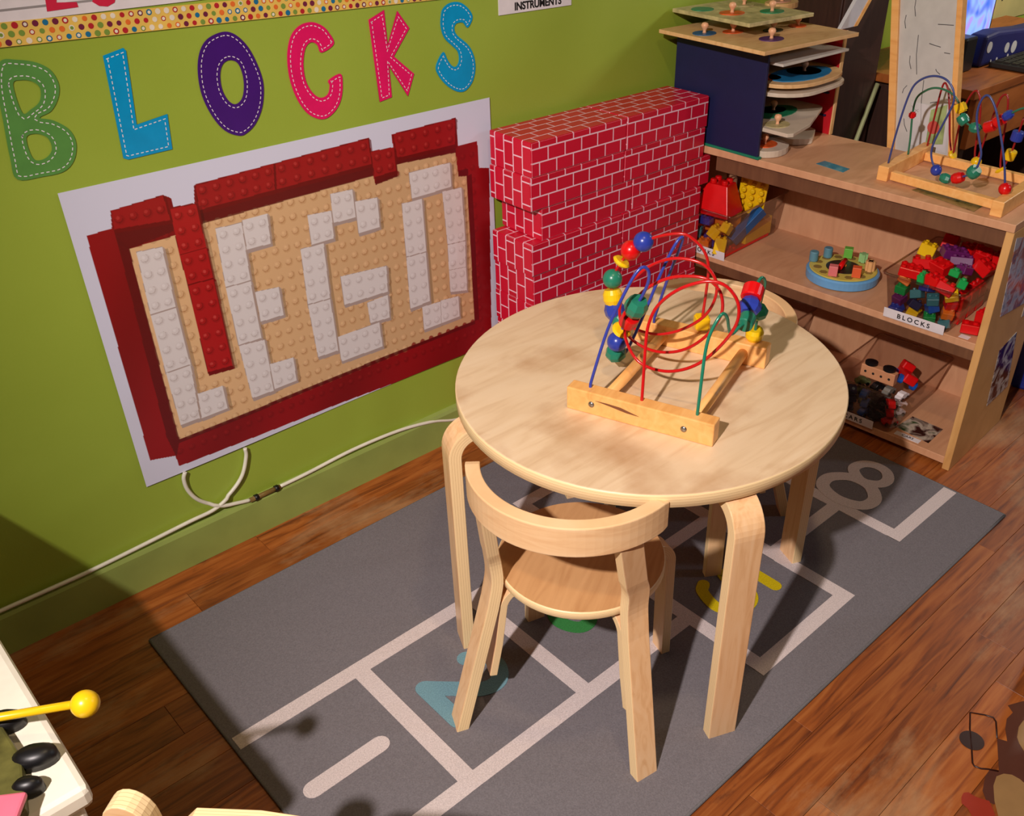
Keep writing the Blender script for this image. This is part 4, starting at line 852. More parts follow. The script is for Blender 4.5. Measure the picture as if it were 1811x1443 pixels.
for lz_, hw in ((.358, 4), (.382, 4), (.406, 4), (.428, 3)):
    for i in range(hw):
        s = .088 + i * (.120 / (hw - 1)); kk = (k * 3 + 1) % 10; sz = (.027, .026, .020) if lz_ < .42 else (.03, .026, .016)
        toyblock('toy_block', (s, .030 + .004 * (k % 3), lz_), sz, pal[kk], (random.uniform(-.5, .5), random.uniform(-.4, .4), random.uniform(-.8, .8)), '%s toy block behind the front of the BLOCKS bin, %s layer, %s' % (pn_[kk], {.358: 'bottom', .382: 'second', .406: 'third', .428: 'top'}[lz_], ['rightmost', 'second from right', 'third from right', 'leftmost'][i]), 'blocks behind the front of the right bin', (2, 1)); k += 1
for i in range(6):   # red blocks along the side wall of the bin
    toyblock('toy_block', (.084, .085 + .034 * (i % 3) * 1.5, .362 + .034 * (i // 3)), (.030, .044, .030), RED, (0, 0, 0), 'red toy block inside the right wall of the BLOCKS bin, %s row, %s' % (['bottom', 'upper'][i // 3], ['front', 'middle', 'back'][i % 3]), 'red blocks along the side of the right bin', (2, 2))
toyblock('toy_block', (.034, .045, .3605), (.040, .030, .022), RED, (0, 0, .3), 'red toy block lying on the middle shelf right of the BLOCKS bin', 'red blocks beside the right bin', (2, 1))
toyblock('toy_block', (.026, .110, .365), (.034, .034, .030), RED, (0, 0, -.2), 'second red toy block beside the BLOCKS bin, further back', 'red blocks beside the right bin', (2, 2))
# left bin
def pyramid_block():
    bm = bmesh.new()
    lo = [bm.verts.new(p) for p in ((-.045, -.052, 0), (.045, -.052, 0), (.045, .052, 0), (-.045, .052, 0))]; hi = [bm.verts.new(p) for p in ((-.020, -.030, .078), (.030, -.030, .078), (.030, .030, .078), (-.020, .030, .078))]
    bm.faces.new(lo[::-1]); bm.faces.new(hi)
    for k in range(4): bm.faces.new((lo[k], lo[(k + 1) % 4], hi[(k + 1) % 4], hi[k]))
    for x in (-.008, .018):
        for y in (-.017, .017): lathe(bm, [(.009, .078), (.009, .087), (.007, .089)], 12, Matrix.Translation((x, y, 0)))
    for y in (.042,): lathe(bm, [(.009, .045), (.009, .066), (.007, .068)], 12, Matrix.Translation((-.004, y, 0)))
    return bm
o = link_mesh('toy_block', pyramid_block(), RED, None, .0015); o.location = S(.760, .062, .452); o.rotation_euler = (0, 0, SRZ + .1); tag(o, 'big sloped red toy block with studs on top, standing out of the left bin', 'toy block', 'toy blocks in the left bin')
bm = bmesh.new(); b_box(bm, (0, 0, 0), (.012, .075, .105))
for i in range(3):
    for j in range(5): lathe(bm, [(.007, 0), (.007, .012), (.005, .013)], 10, Matrix.Translation((-.005, -.024 + i * .024, -.042 + j * .021)) @ Matrix.Rotation(-PI / 2, 4, 'Y'))
o = link_mesh('toy_plate', bm, YELLOW, None, .001); o.location = S(.712, .150, .485); o.rotation_euler = (0.12, -.25, SRZ + .35); tag(o, 'yellow studded toy plate standing upright in the left bin behind the red block', 'toy plate')
bm = bmesh.new(); b_box(bm, (0, 0, 0), (.030, .024, .115)); o = link_mesh('toy_block', bm, plain('block_blue', C(30, 90, 150), .35), None, .001); o.location = S(.700, .118, .412); o.rotation_euler = (.35, .75, SRZ); tag(o, 'long blue toy block lying slanted along the side of the left bin', 'toy block', 'toy blocks in the left bin')
for (s, t, z, sz, m, rt, lab_) in ((.722, .030, .372, (.032, .030, .044), YELLOW, (.1, .2, .5), 'yellow toy block at the bottom front corner of the left bin'), (.745, .035, .405, (.030, .034, .030), YELLOW, (.5, .1, .2), 'yellow toy block above the corner one in the left bin'),
  (.715, .040, .420, (.024, .026, .026), YELLOW, (.2, .6, .1), 'small round-cornered yellow toy block near the rim of the left bin'), (.775, .030, .365, (.034, .028, .024), ORANGE, (0, 0, .3), 'orange toy block at the bottom front of the left bin'),
  (.800, .030, .392, (.026, .026, .024), TEAL, (.2, .1, .4), 'teal toy block behind the label of the left bin'), (.805, .032, .420, (.026, .026, .018), RED, (.1, .3, .1), 'small red toy block on the teal one in the left bin'), (.778, .034, .430, (.036, .026, .018), BLUE, (0, 0, .1), 'dark blue toy block under the big red one in the left bin'),
  (.790, .080, .360, (.05, .05, .024), BLUE, (0, 0, .1), 'blue toy block at the floor of the left bin'), (.765, .10, .418, (.070, .07, .06), ORANGE, (0, 0, .0), 'orange toy block supporting the big red block in the left bin'),
  (.715, .185, .378, (.030, .13, .052), YELLOW, (0, 0, 0), 'long yellow toy block by the side wall of the left bin'), (.713, .130, .3515, (.028, .22, .010), RED, (0, 0, 0), 'flat red toy plate at the bottom of the left bin')):
    toyblock('toy_block', (s, t, z), sz, m, rt, lab_, 'toy blocks in the left bin', (2, 2))
# cars bin
def wheels(bm, x, ys, z, r, w_, mi=0):
    for y in ys: lathe(bm, [(0, -w_ / 2), (r * .5, -w_ / 2), (r, -w_ / 2 + .001), (r, w_ / 2 - .001), (r * .5, w_ / 2), (0, w_ / 2)], 16, Matrix.Translation((x, y, z)) @ Matrix.Rotation(PI / 2, 4, 'Y'), mi)
cw = empty('wooden_toy_car', S(.242, .095, .135), SRZ); tag(cw, 'pale wooden toy car with four holes and black wheels in the CARS bin', 'toy car')
box('body', (0, 0, 0), (.022, .094, .034), plain('toy_beech', C(206, 146, 106), .45), cw, .002)
for k in range(4):
    bm = bmesh.new(); lathe(bm, [(0, 0), (.0034, 0), (.0034, .0008), (0, .0008)], 12, Matrix.Translation((-.0112, -.033 + k * .022, 0)) @ Matrix.Rotation(-PI / 2, 4, 'Y')); link_mesh('hole', bm, DKHOLE, cw)
for y in (-.024, .026):
    bm = bmesh.new(); lathe(bm, [(0, -.005), (.010, -.005), (.0165, -.003), (.0165, .003), (.010, .005), (0, .005)], 20, Matrix.Translation((.002, y, .022))); link_mesh('wheel', bm, BLACK, cw, 0, False)
cr = empty('toy_truck', S(.190, .150, .125), SRZ + .6); tag(cr, 'red toy truck with blue wheels upside down in the CARS bin', 'toy truck'); cr.rotation_euler = (.5, .2, SRZ + .7)
box('body', (0, 0, 0), (.075, .036, .026), RED, cr, .004); box('cab', (.030, 0, .020), (.026, .034, .022), RED, cr, .004)
for x, y in ((-.024, .02), (.024, .02), (-.024, -.02), (.024, -.02)):
    bm = bmesh.new(); lathe(bm, [(0, -.005), (.012, -.005), (.012, .005), (0, .005)], 14, Matrix.Translation((x, y, -.010)) @ Matrix.Rotation(PI / 2, 4, 'X')); link_mesh('wheel', bm, BLUEP, cr)
random.seed(4)
cc = [('black', BLACK), ('dark', NAVY), ('red', RED), ('grey', plain('toy_grey', C(120, 118, 112), .4)), ('blue', BLUEP), ('olive', plain('toy_olive', C(96, 100, 60), .5)), ('white', WHITE), ('black', BLACK)]
k = 0
for lay, z in (('bottom', .052), ('middle', .078), ('upper', .102)):
    for j in range(2):
        for i in range(4):
            nm, m = cc[(k * 5 + 2) % 8]
            s = .168 + i * .036 + random.uniform(-.005, .005); t = .035 + j * .055
            cx = empty('toy_car', S(s, t, z), SRZ + random.uniform(-.9, .9)); tag(cx, 'small %s toy car in the CARS bin, %s layer, %s row, %s' % (nm, lay, ['front', 'back'][j], ['rightmost', 'second from right', 'third from right', 'leftmost'][i]), 'toy car', 'small toy cars in the CARS bin')
            bm = bmesh.new(); prism(bm, [(-.020, -.006), (.020, -.006), (.020, .001), (.010, .003), (.006, .009), (-.009, .009), (-.014, .003), (-.020, .002)], -.009, .009, Matrix.Rotation(PI / 2, 4, 'X')); link_mesh('body', bm, m, cx, .001)
            for x in (-.011, .011):
                for y in (-.009, .009):
                    bm = bmesh.new(); lathe(bm, [(0, -.002), (.005, -.002), (.005, .002), (0, .002)], 10, Matrix.Translation((x, y, -.006)) @ Matrix.Rotation(PI / 2, 4, 'X')); link_mesh('wheel', bm, BLACK, cx)
            k += 1
# bin near the wall, bottom: a few blocks
toyblock('toy_block', (.64, .10, .047), (.06, .05, .026), ORANGE, (0, 0, .2), 'orange toy block lying in the bottom bin nearest the wall', 'blocks in the wall-side bottom bin', (2, 2))

# ---------------- round sorting clock
dk = empty('sorting_board', S(.405, .125, .3455), SRZ); tag(dk, 'round blue-rimmed sorting board with a yellow face on the middle shelf', 'toy')
bm = bmesh.new(); lathe(bm, [(.086, 0), (.092, .003), (.093, .022), (.089, .026), (.082, .026)], 48); link_mesh('blue_rim', bm, plain('rim_blue', C(104, 164, 214), .4), dk, 0, False)
bm = bmesh.new(); lathe(bm, [(.083, .024), (.086, .0275), (.084, .0290)], 48); link_mesh('yellow_face', bm, plain('face_yellow', C(206, 190, 88), .45), dk)
bm = bmesh.new(); lathe(bm, [(.044, .0285), (.044, .0302)], 40); link_mesh('black_dial', bm, plain('dial', C(40, 34, 30), .35, .5, 60), dk)
bm = bmesh.new(); tube(bm, [(-.028, -.002, .036), (.012, .003, .044)], .007, 12); link_mesh('hand', bm, RED, dk)
bm = bmesh.new(); tube(bm, [(.002, -.002, .034), (.026, .018, .034)], .0045, 10); link_mesh('hand', bm, ORANGE, dk)
angs = [k * 30 + 10 for k in range(12)]
filled = {}
for k, a in enumerate(angs):
    bm = bmesh.new(); lathe(bm, [(0, 0), (.011, 0), (.011, .0008), (0, .0008)], 6 if k % 2 else 20, Matrix.Translation((.066 * math.cos(math.radians(a)), .066 * math.sin(math.radians(a)), .0289))); link_mesh('hole', bm, plain('hole_brown', C(140, 116, 56), .6), dk)
bl = plain('peg_blue', C(92, 142, 160), .45); gn = plain('peg_green', C(110, 190, 70), .45); lg = plain('peg_pale_green', C(150, 200, 130), .45); pc = plain('peg_peach', C(232, 176, 116), .45); org = plain('peg_orange', C(226, 96, 50), .45); pk_ = plain('peg_pink', C(226, 120, 120), .45)
for (s, t, kind, m, lab_) in ((.483, .108, 'c', bl, 'left of the two blue shape pegs on the sorting board'), (.468, .155, 'c', bl, 'right of the two blue shape pegs on the sorting board'), (.428, .190, 'b', gn, 'bright green shape peg at the back of the sorting board'), (.385, .190, 'p', lg, 'pale green cross-shaped peg at the back of the sorting board'),
   (.345, .150, 'x', pc, 'peach flower-shaped peg on the right of the sorting board'), (.352, .092, 'b', org, 'orange cube peg at the right front of the sorting board'), (.400, .060, 'b', pk_, 'pink peg at the front of the sorting board')):
    bm = bmesh.new()
    if kind == 'c': lathe(bm, [(.0105, 0), (.0115, .002), (.0115, .024), (.010, .026)], 20)
    elif kind == 'b': b_box(bm, (0, 0, .013), (.020, .022, .026))
    elif kind == 'p': b_box(bm, (0, 0, .011), (.022, .009, .022)); b_box(bm, (0, 0, .0112), (.009, .022, .0224))
    else: [lathe(bm, [(.007, 0), (.007, .026)], 12, Matrix.Translation((.006 * math.cos(a), .006 * math.sin(a), 0))) for a in (0, PI / 2, PI, 1.5 * PI)]
    o = link_mesh('shape_peg', bm, m, None, .001 if kind == 'b' else 0); o.location = S(s, t, .3455 + .0300); o.rotation_euler = (0, 0, SRZ + .4); tag(o, lab_, 'toy peg', 'shape pegs of the sorting board')

# ---------------- second bead maze on the shelf top
ZT = .635
t2 = empty('bead_maze', (1.85, -.755, ZT)); tag(t2, 'wooden bead maze on the shelf top by the white easel board', 'toy')
def tw(p): return Vector(p) - Vector((1.85, -.755, ZT))
def bar2(name, a, b_, w_, h): 
    a = tw(a); b_ = tw(b_); d = b_ - a; o = box(name, (a + b_) / 2 + Vector((0, 0, h / 2)), (d.length, w_, h), PINE, t2, .002); o.rotation_euler = (0, 0, math.atan2(d.y, d.x)); return o
bar2('end_bar', (1.735, -.612, ZT), (1.985, -.590, ZT), .026, .034); bar2('end_bar', (1.705, -.902, ZT), (1.975, -.885, ZT), .026, .034)
bar2('side_rail', (1.752, -.628, ZT + .004), (1.742, -.886, ZT + .004), .018, .020); bar2('side_rail', (1.945, -.608, ZT + .004), (1.950, -.872, ZT + .004), .018, .020)
def wire2(name, P, m, tr=0):
    S_ = [tw(p) for p in P]; S_ = spline(S_, 5)
    for _ in range(2): S_ = [S_[0]] + [(S_[i - 1] + S_[i] * 2 + S_[i + 1]) / 4 for i in range(1, len(S_) - 1)] + [S_[-1]]
    for p in S_: p.z = max(p.z, .004)
    bm = bmesh.new(); tube(bm, S_, .0024, 8); link_mesh(name, bm, m, t2); return S_
s1_ = wire2('blue_wire', T2B, plain('blue_wire_grey', C(60, 72, 130), .3)); s2_ = wire2('green_wire', T2G, plain('green_wire_grey', C(50, 110, 80), .3)); s3_ = wire2('red_wire', T2R, plain('red_wire_dark', C(150, 24, 26), .3))
def put2(P, idx, kind, mat, r=.0125, L=.022, z=None):
    q = tw(P[idx]); q.z = max(q.z, r + .002); tt = Vector(P[min(idx + 1, len(P) - 1)]) - Vector(P[idx - 1]); bead(kind, q, tt, mat, t2, r=r, L=L)
put2(T2B, 12, 'ball', BLUE, .0125); put2(T2B, 13, 'hex', GREEN, .0115); put2(T2B, 14, 'drum', RED, .0125, .024); put2(T2B, 15, 'drum', GREEN, .0150, .022); put2(T2B, 25, 'ball', RED, .0135)
put2(T2G, 2, 'cube', RED, .0085); put2(T2G, 8, 'cube', YELLOW, .0125); put2(T2G, 9, 'drum', GREEN, .0130, .022); put2(T2G, 10, 'hex', GREEN, .0120); put2(T2G, 11, 'cyl', RED, .0125); put2(T2G, 12, 'cyl', RED, .0125); put2(T2G, 13, 'hex', BLUE, .0105)
put2(T2R, 7, 'disc', YELLOW, .0125); put2(T2R, 14, 'ball', YELLOW, .0125); put2(T2R, 21, 'disc', YELLOW, .0140); put2(T2R, 22, 'cyl', YELLOW, .0125); put2(T2R, 23, 'cyl', BLUE, .0135)

# ---------------- puzzle rack on the shelf top
pr = empty('puzzle_rack', (1.805, -.19, ZT)); tag(pr, 'puzzle rack with a navy side and a red side on the shelf top', 'rack')
def pbox(name, x0, x1, y0, y1, z0, z1, m, parent=pr): return box(name, ((x0 + x1) / 2 - 1.805, (y0 + y1) / 2 + .19, (z0 + z1) / 2 - ZT), (x1 - x0, y1 - y0, z1 - z0), m, parent, .001)
pbox('navy_side', 1.652, 1.660, -.316, -.035, ZT, .895, NAVY); pbox('red_side', 1.968, 1.978, -.316, -.035, ZT, .895, plain('red_board', C(190, 22, 34), .45))
pbox('red_side_edge', 1.9665, 1.9795, -.320, -.316, ZT, .895, PUZW)
pbox('back_board', 1.660, 1.968, -.045, -.037, ZT, .895, plain('rack_black', C(24, 20, 24), .6)); pbox('foot_trim', 1.648, 1.662, -.322, -.03, ZT, ZT + .006, plain('trim_green', C(20, 120, 90), .5))
for z in (.685, .742, .800, .850): pbox('ledge', 1.660, 1.668, -.30, -.045, z - .004, z, NAVY); pbox('ledge', 1.960, 1.968, -.30, -.045, z - .004, z, NAVY)
def puzzle(label, c, pts, rz, pieces, base=PUZW, th=.009):
    """thin ply board outline pts (metres), picture pieces with knobs: (x, y, rx, ry, mat, knob)"""
    r = empty('knob_puzzle', c, rz); tag(r, label, 'puzzle', 'knob puzzles in and on the rack')
    bm = bmesh.new(); prism(bm, pts, 0, th); link_mesh('board', bm, base, r, .0012)
    for x, y, rx_, ry_, m, kn in pieces:
        bm = bmesh.new(); lathe(bm, [(0, 0), (1, 0), (1, .0035), (0, .0035)], 18, Matrix.Translation((x, y, th - .0015)) @ Matrix.Diagonal((rx_, ry_, 1, 1))); p_ = link_mesh('picture_piece', bm, m, r)
        if kn:
            bm = bmesh.new(); lathe(bm, [(.0055, 0), (.004, .004), (.0042, .008), (.008, .013), (.0095, .018), (.007, .023), (0, .025)], 16, Matrix.Translation((x, y, th + .001))); link_mesh('knob', bm, KNOB, p_, 0, True)
    return r
def rect(w_, d): return [(-w_ / 2, -d / 2), (w_ / 2, -d / 2), (w_ / 2, d / 2), (-w_ / 2, d / 2)]
pb, po, pg, pdk, pp = plain('pic_blue', C(26, 90, 140), .4, .3, 60), plain('pic_orange', C(206, 84, 30), .4, .3, 60), plain('pic_green', C(24, 120, 80), .4, .3, 40), plain('pic_dark', C(30, 40, 30), .4, .4, 60), plain('pic_purple', C(80, 44, 100), .4, .3, 60)
pt = plain('pic_sand', C(184, 170, 120), .45, .3, 50)
puzzle('large square knob puzzle lying on top of the rack, under the smaller one', (1.757, -.205, .896), rect(.355, .335), -.06, [(-.13, .06, .032, .026, pb, 1), (-.06, .03, .03, .022, po, 1), (-.055, -.085, .034, .026, pp, 1), (.03, -.02, .03, .02, pdk, 1), (.125, -.02, .025, .02, po, 1), (.08, .1, .03, .02, pg, 1)])
puzzle('smaller rectangular knob puzzle on top of the big one on the rack', (1.765, -.145, .934), rect(.235, .255), -.08, [(-.05, -.01, .034, .028, po, 1), (.045, -.055, .034, .026, pg, 1), (-.07, .07, .03, .026, pg, 0), (.06, .05, .03, .024, pt, 1)], pt)
puzzle('oval pale knob puzzle piece board at the right end of the topmost puzzle', (1.920, -.150, .934), [(.055 * math.cos(a), .035 * math.sin(a)) for a in np.linspace(0, 2 * PI, 24)[:-1]], 0, [(0, 0, .03, .018, plain('pic_rose', C(200, 150, 130), .4), 1)], th=.014)
def blob(w_, d, seed, amp=.05):
    return [((w_ / 2) * math.copysign(abs(math.cos(a)) ** .7, math.cos(a)) * (1 + amp * math.sin(5 * a + seed)), (d / 2) * math.copysign(abs(math.sin(a)) ** .7, math.sin(a)) * (1 + amp * math.cos(4 * a + seed))) for a in np.linspace(0, 2 * PI, 40)[:-1]]
WH = plain('board_white', C(206, 190, 170), .45)
bx = puzzle('thin white puzzle board in the top slot of the rack', (1.800, -.225, .857), rect(.270, .26), -.02, [], plain('board_pale', C(200, 196, 186), .5), .006)
puzzle('blue pond knob puzzle with a curved edge, upper slot of the rack', (1.822, -.238, .800), blob(.300, .27, 1, .02), 0, [(.0, -.06, .11, .055, plain('pic_pond', C(30, 120, 170), .35), 0), (.03, -.05, .05, .04, pdk, 1), (-.09, -.03, .03, .03, po, 0)])
puzzle('plain wavy-edged puzzle board lying under the blue pond puzzle in the rack', (1.822, -.246, .781), blob(.300, .27, 2.3, .03), 0, [], WH)
puzzle('green and orange animal knob puzzle in the lower slot of the rack', (1.806, -.215, .700), [(-.140, -.17), (-.125, -.178), (-.02, -.155), (.138, -.085), (.148, -.07), (.14, .12), (-.12, .12), (-.14, 0)], 0, [(.0, -.03, .08, .045, pg, 0), (.01, -.02, .04, .028, po, 1), (-.09, -.105, .035, .028, pt, 1)], WH)
puzzle('cloud-shaped white knob puzzle at the bottom of the rack, left, sticking out', (1.722, -.275, .636), blob(.125, .13, .4, .06), 0, [(0, -.01, .036, .03, po, 1)], WH, .016)
puzzle('cloud-shaped white knob puzzle at the bottom of the rack, behind the left one', (1.862, -.232, .636), blob(.145, .19, 2.0, .08), .3, [(0, 0, .03, .03, pp, 0)], WH, .016)
puzzle('flat oval puzzle lying on the bottom puzzles of the rack', (1.84, -.20, .660), blob(.16, .17, 1.2, .05), 0, [], WH, .010)

# ---------------- white easel board behind the shelf
eb = empty('easel_board', (2.035, -.55, .0)); tag(eb, 'white drawing board with wooden edges and marker scribbles, behind the shelf', 'board')
tilt = math.radians(8)
MM = Matrix.Translation((0, 0, 0))
def ebox(name, y0, y1, z0, z1, x, dx, m, parent=eb, bevel=.001):
    # board leans: its edges drift towards the wall with height, as in the photograph
    bm = bmesh.new(); k = .175
    vs_ = []
    for xx in (x, x + dx):
        for (yy, zz_) in ((y0, z0), (y1, z0), (y1, z1), (y0, z1)): vs_.append(bm.verts.new((xx, yy + k * (zz_ - .63), zz_)))
    for q in ((0, 1, 2, 3), (4, 5, 6, 7), (0, 1, 5, 4), (1, 2, 6, 5), (2, 3, 7, 6), (3, 0, 4, 7)): bm.faces.new([vs_[i] for i in q])
    return link_mesh(name, bm, m, parent, bevel)
ebox('panel', -.080, .075, .02, 1.25, -.004, .01, plain('board_white_face', C(196, 194, 190), .4))
ebox('left_frame', .072, .092, 0, 1.26, -.012, .024, PINE); ebox('right_frame', -.092, -.078, 0, 1.26, -.012, .024, PINE)
random.seed(12)
bm = bmesh.new()
for (y, z, dy, dz) in [(.02, .90, 0, -.09), (-.01, .885, -.03, -.004), (.04, .85, -.004, -.03), (.0, .80, .002, -.10), (.03, .735, -.02, -.012), (.045, .78, .012, -.02), (-.03, .93, -.04, .003), (.03, .98, .0, -.04), (-.02, .75, -.02, .006), (-.03, .83, -.012, -.01), (.05, .70, -.01, -.03), (.02, .72, -.01, .01), (-.05, .87, -.015, .0), (.055, .94, -.0, -.03)]:
    k = .175; P = [(-.0046, y + k * (z - .63), z), (-.0046, y + dy * .5 + .003 + k * (z + dz * .5 - .63), z + dz * .5), (-.0046, y + dy + k * (z + dz - .63), z + dz)]
    tube(bm, P, .0008, 5)
o = link_mesh('marker_scribbles', bm, plain('marker_grey', C(70, 66, 66), .6), eb); o['kind'] = 'stuff'
# drawing sheet taped low on it
ebox('drawing_sheet', -.070, .030, .640, .745, -.0052, .0008, plain('drawing_paper', C(206, 204, 206), .5, .1, 18), eb, 0)
bm = bmesh.new(); prism(bm, [(-.065, .66), (-.020, .65), (-.016, .735), (-.055, .755)], 0, .0006, axes((-.0062, 0.01, 0), (0, 1, 0), (0, 0, 1), (-1, 0, 0))); link_mesh('green_drawing', bm, plain('drawn_green', C(150, 168, 110), .6, .4, 30), eb)
bm = bmesh.new(); lathe(bm, [(0, 0), (.016, 0), (.016, .0006), (0, .0006)], 18, axes((-.0068, -.022, .695), (0, 1, 0), (0, 0, 1), (-1, 0, 0))); link_mesh('red_patch', bm, plain('drawn_red', C(200, 80, 70), .6), eb)

# ================================================================ BACKGROUND DESK
ds = empty('desk', (2.95, -.26, 0)); tag(ds, 'brown wooden desk against the wall at the far right, carrying a monitor', 'desk')
ORW = wood('desk_wood', C(130, 66, 22), C(160, 88, 34), C(176, 100, 44), (4, 20, 8), .45)
def dbox(name, x0, x1, y0, y1, z0, z1, m): return box(name, ((x0 + x1) / 2 - 2.95, (y0 + y1) / 2 + .26, (z0 + z1) / 2), (x1 - x0, y1 - y0, z1 - z0), m, ds, .002)
dbox('desk_top', 2.392, 3.6, -.50, -.02, .685, .71, ORW); dbox('drawer_front', 2.42, 3.58, -.495, -.475, .54, .684, ORW)
dbox('side_panel', 2.42, 2.45, -.48, -.04, 0, .684, DKBROWN); dbox('side_panel', 3.56, 3.59, -.48, -.04, 0, .684, DKBROWN); dbox('back_panel', 2.43, 3.56, -.05, -.03, .0, .684, DKBROWN)
mo = empty('monitor', (2.715, -.275, .711)); tag(mo, 'computer monitor with a bright bluish picture on the desk', 'monitor')
box('casing', (0, 0, .143), (.33, .022, .27), BLACK, mo, .003); box('stand', (0, .03, .02), (.08, .05, .04), BLACK, mo, .002)
m, nt, b = newmat('lit_screen'); tc = N(nt, 'ShaderNodeTexCoord'); vo = N(nt, 'ShaderNodeTexNoise'); vo.inputs['Scale'].default_value = 9; vo.inputs['Distortion'].default_value = 1.4; vo.inputs['Detail'].default_value = 1; nt.links.new(tc.outputs['Object'], vo.inputs['Vector'])
r = ramp(nt, [(.34, C(60, 110, 230)), (.46, C(130, 150, 240)), (.56, C(150, 190, 255)), (.68, C(180, 150, 245))]); nt.links.new(vo.outputs[0], r.inputs[0]); nt.links.new(r.outputs[0], b.inputs['Emission Color']); b.inputs['Emission Strength'].default_value = 1.0; b.inputs['Base Color'].default_value = (0, 0, 0, 1)
box('screen', (0, -.0116, .145), (.308, .001, .245), m, mo, 0)
spk = empty('speaker', (2.590, -.34, .7112)); tag(spk, 'small black desktop speaker in front of the monitor', 'speaker'); box('cabinet', (0, 0, .048), (.07, .06, .096), BLACK, spk, .006)
kb = empty('keyboard', (2.88, -.445, .7112)); tag(kb, 'dark keyboard lying on the desk', 'keyboard')
box('case', (0, 0, .008), (.36, .12, .014), plain('kb_black', C(34, 30, 26), .5), kb, .002)
bm = bmesh.new()
for i in range(14):
    for j in range(4): b_box(bm, (-.16 + i * .0245, -.038 + j * .025, .0175), (.019, .019, .006))
o = link_mesh('keys', bm, plain('key_black', C(40, 36, 30), .5), kb); o['kind'] = 'stuff'
bg = empty('dotted_bag', (2.95, -.345, .7112)); tag(bg, 'dark blue bag with round white dots behind the keyboard', 'bag')
bm = bmesh.new(); prism(bm, [(-.285, 0), (.26, 0), (.25, .075), (.0, .080), (-.20, .095), (-.275, .09)], -.03, .03, Matrix.Rotation(PI / 2, 4, 'X')); link_mesh('body', bm, plain('bag_navy', C(14, 16, 84), .6), bg, .012, seg=3)
for x, z, r in ((-.249, .055, .016), (-.125, .038, .015), (-.075, .034, .018), (-.105, .012, .005), (-.22, .012, .004), (-.18, .012, .005), (.03, .04, .016), (.09, .035, .016)):
    bm = bmesh.new(); lathe(bm, [(0, 0), (r, 0), (r, .001), (0, .001)], 20, axes((x, -.0302, z), (1, 0, 0), (0, 0, 1), (0, -1, 0))); link_mesh('white_dot', bm, plain('dot_grey', C(190, 186, 184), .5), bg)
ps = box('wall_poster', (3.72, -.004, 1.0), (.78, .003, .62), plain('poster_beige', C(196, 184, 120), .6, .08, 8), None, 0); tag(ps, 'beige wall poster with dark lettering above the desk', 'poster')
text('lettering', 'UTILE', .11, axes((-.11, -.0018, -.205), (1, 0, 0), (0, 0, 1), (0, -1, 0)), BLACK, ps, sp=1.2)
cb = empty('tall_cabinet', (2.255, -.11, 0)); tag(cb, 'tall dark brown cabinet against the wall behind the puzzle rack', 'cabinet')
box('carcass', (0.01, 0, .85), (.24, .16, 1.7), DKBROWN, cb, .003); box('door', (0.01, -.083, .86), (.232, .006, 1.66), DKBROWN, cb, .002)
stk = empty('roller_stick', (2.40, -.15, .0)); tag(stk, 'pale stick leaning against the wall between the dark cabinet and the easel board', 'stick')
bm = bmesh.new(); tube(bm, [(-.33, -.06, .008), (-.018, -.055, .682)], .007, 10); link_mesh('rod', bm, plain('stick_pale', C(170, 176, 130), .5), stk)
bm = bmesh.new(); prism(bm, [(1.965, .896), (2.030, .896), (2.235, 1.13), (2.170, 1.13)], 0, .010, axes((0, -.295, 0), (1, 0, 0), (0, 0, 1), (0, -1, 0)))
pl = link_mesh('white_strip', bm, plain('strip_white', C(206, 204, 210), .4)); tag(pl, 'white slanting strip rising from the right end of the puzzle rack', 'strip')
bm = bmesh.new(); prism(bm, [(2.026, .896), (2.042, .896), (2.247, 1.13), (2.231, 1.13)], 0, .012, axes((0, -.2945, 0), (1, 0, 0), (0, 0, 1), (0, -1, 0))); link_mesh('wooden_edge', bm, PINE, pl)


# ================================================================ FOREGROUND LEFT: white play table, xylophone, mallet
wt = empty('white_play_table', (-.588, -.445, 0)); tag(wt, 'white plastic play table at the left edge, carrying a toy xylophone', 'table')
box('table_top', (.0, 0, .485), (.75, .86, .03), WPLA, wt, .008); box('apron', (-.004, 0, .42), (.735, .845, .095), WPLA, wt, .004)
for x in (-.34, .34):
    for y in (-.39, .39): box('leg', (x, y, .186), (.05, .05, .372), WPLA, wt, .006)
xy = empty('toy_xylophone', (-.30, -.78, .5005)); tag(xy, 'toy xylophone with a pink bar and black bumps on the white play table', 'toy')
bm = bmesh.new(); prism(bm, [(-.12, -.10), (.030, -.09), (.048, -.02), (.044, .10), (-.12, .14)], 0, .014); link_mesh('frame', bm, plain('xylo_olive', C(86, 84, 40), .5, .5, 40), xy, .003)
for x, y, rx_ in ((.050, .045, .019), (.058, -.026, .021), (.040, -.060, .014)):
    bm = bmesh.new(); lathe(bm, [(0, 0), (rx_, 0), (rx_ * .96, .012), (rx_ * .6, .018), (0, .019)], 20, Matrix.Translation((x, y, .001)) @ Matrix.Rotation(-.5, 4, 'Z') @ Matrix.Diagonal((1.1, .7, 1, 1))); link_mesh('black_bump', bm, BLACK, xy, 0, True)
for k, (m, y) in enumerate(((PINK, -.070), (ORANGE, -.01), (YELLOW, .035), (LGREEN, .08))):
    o = box('tone_bar', (-.030 if k == 0 else -.055, y, .024), (.125 if k == 0 else .09, .056 if k == 0 else .03, .008), m, xy, .003); o.rotation_euler = (0, 0, math.radians(-35 if k == 0 else 0))
ml_ = empty('mallet', (-.181, -.809, .545)); tag(ml_, 'yellow plastic mallet with a ball head sticking out over the table edge', 'mallet')
bm = bmesh.new(); tube(bm, [(-.20, .150, -.018), (-.10, .075, -.013), (-.010, .008, 0)], .0048, 10); link_mesh('handle', bm, YELLOW, ml_)
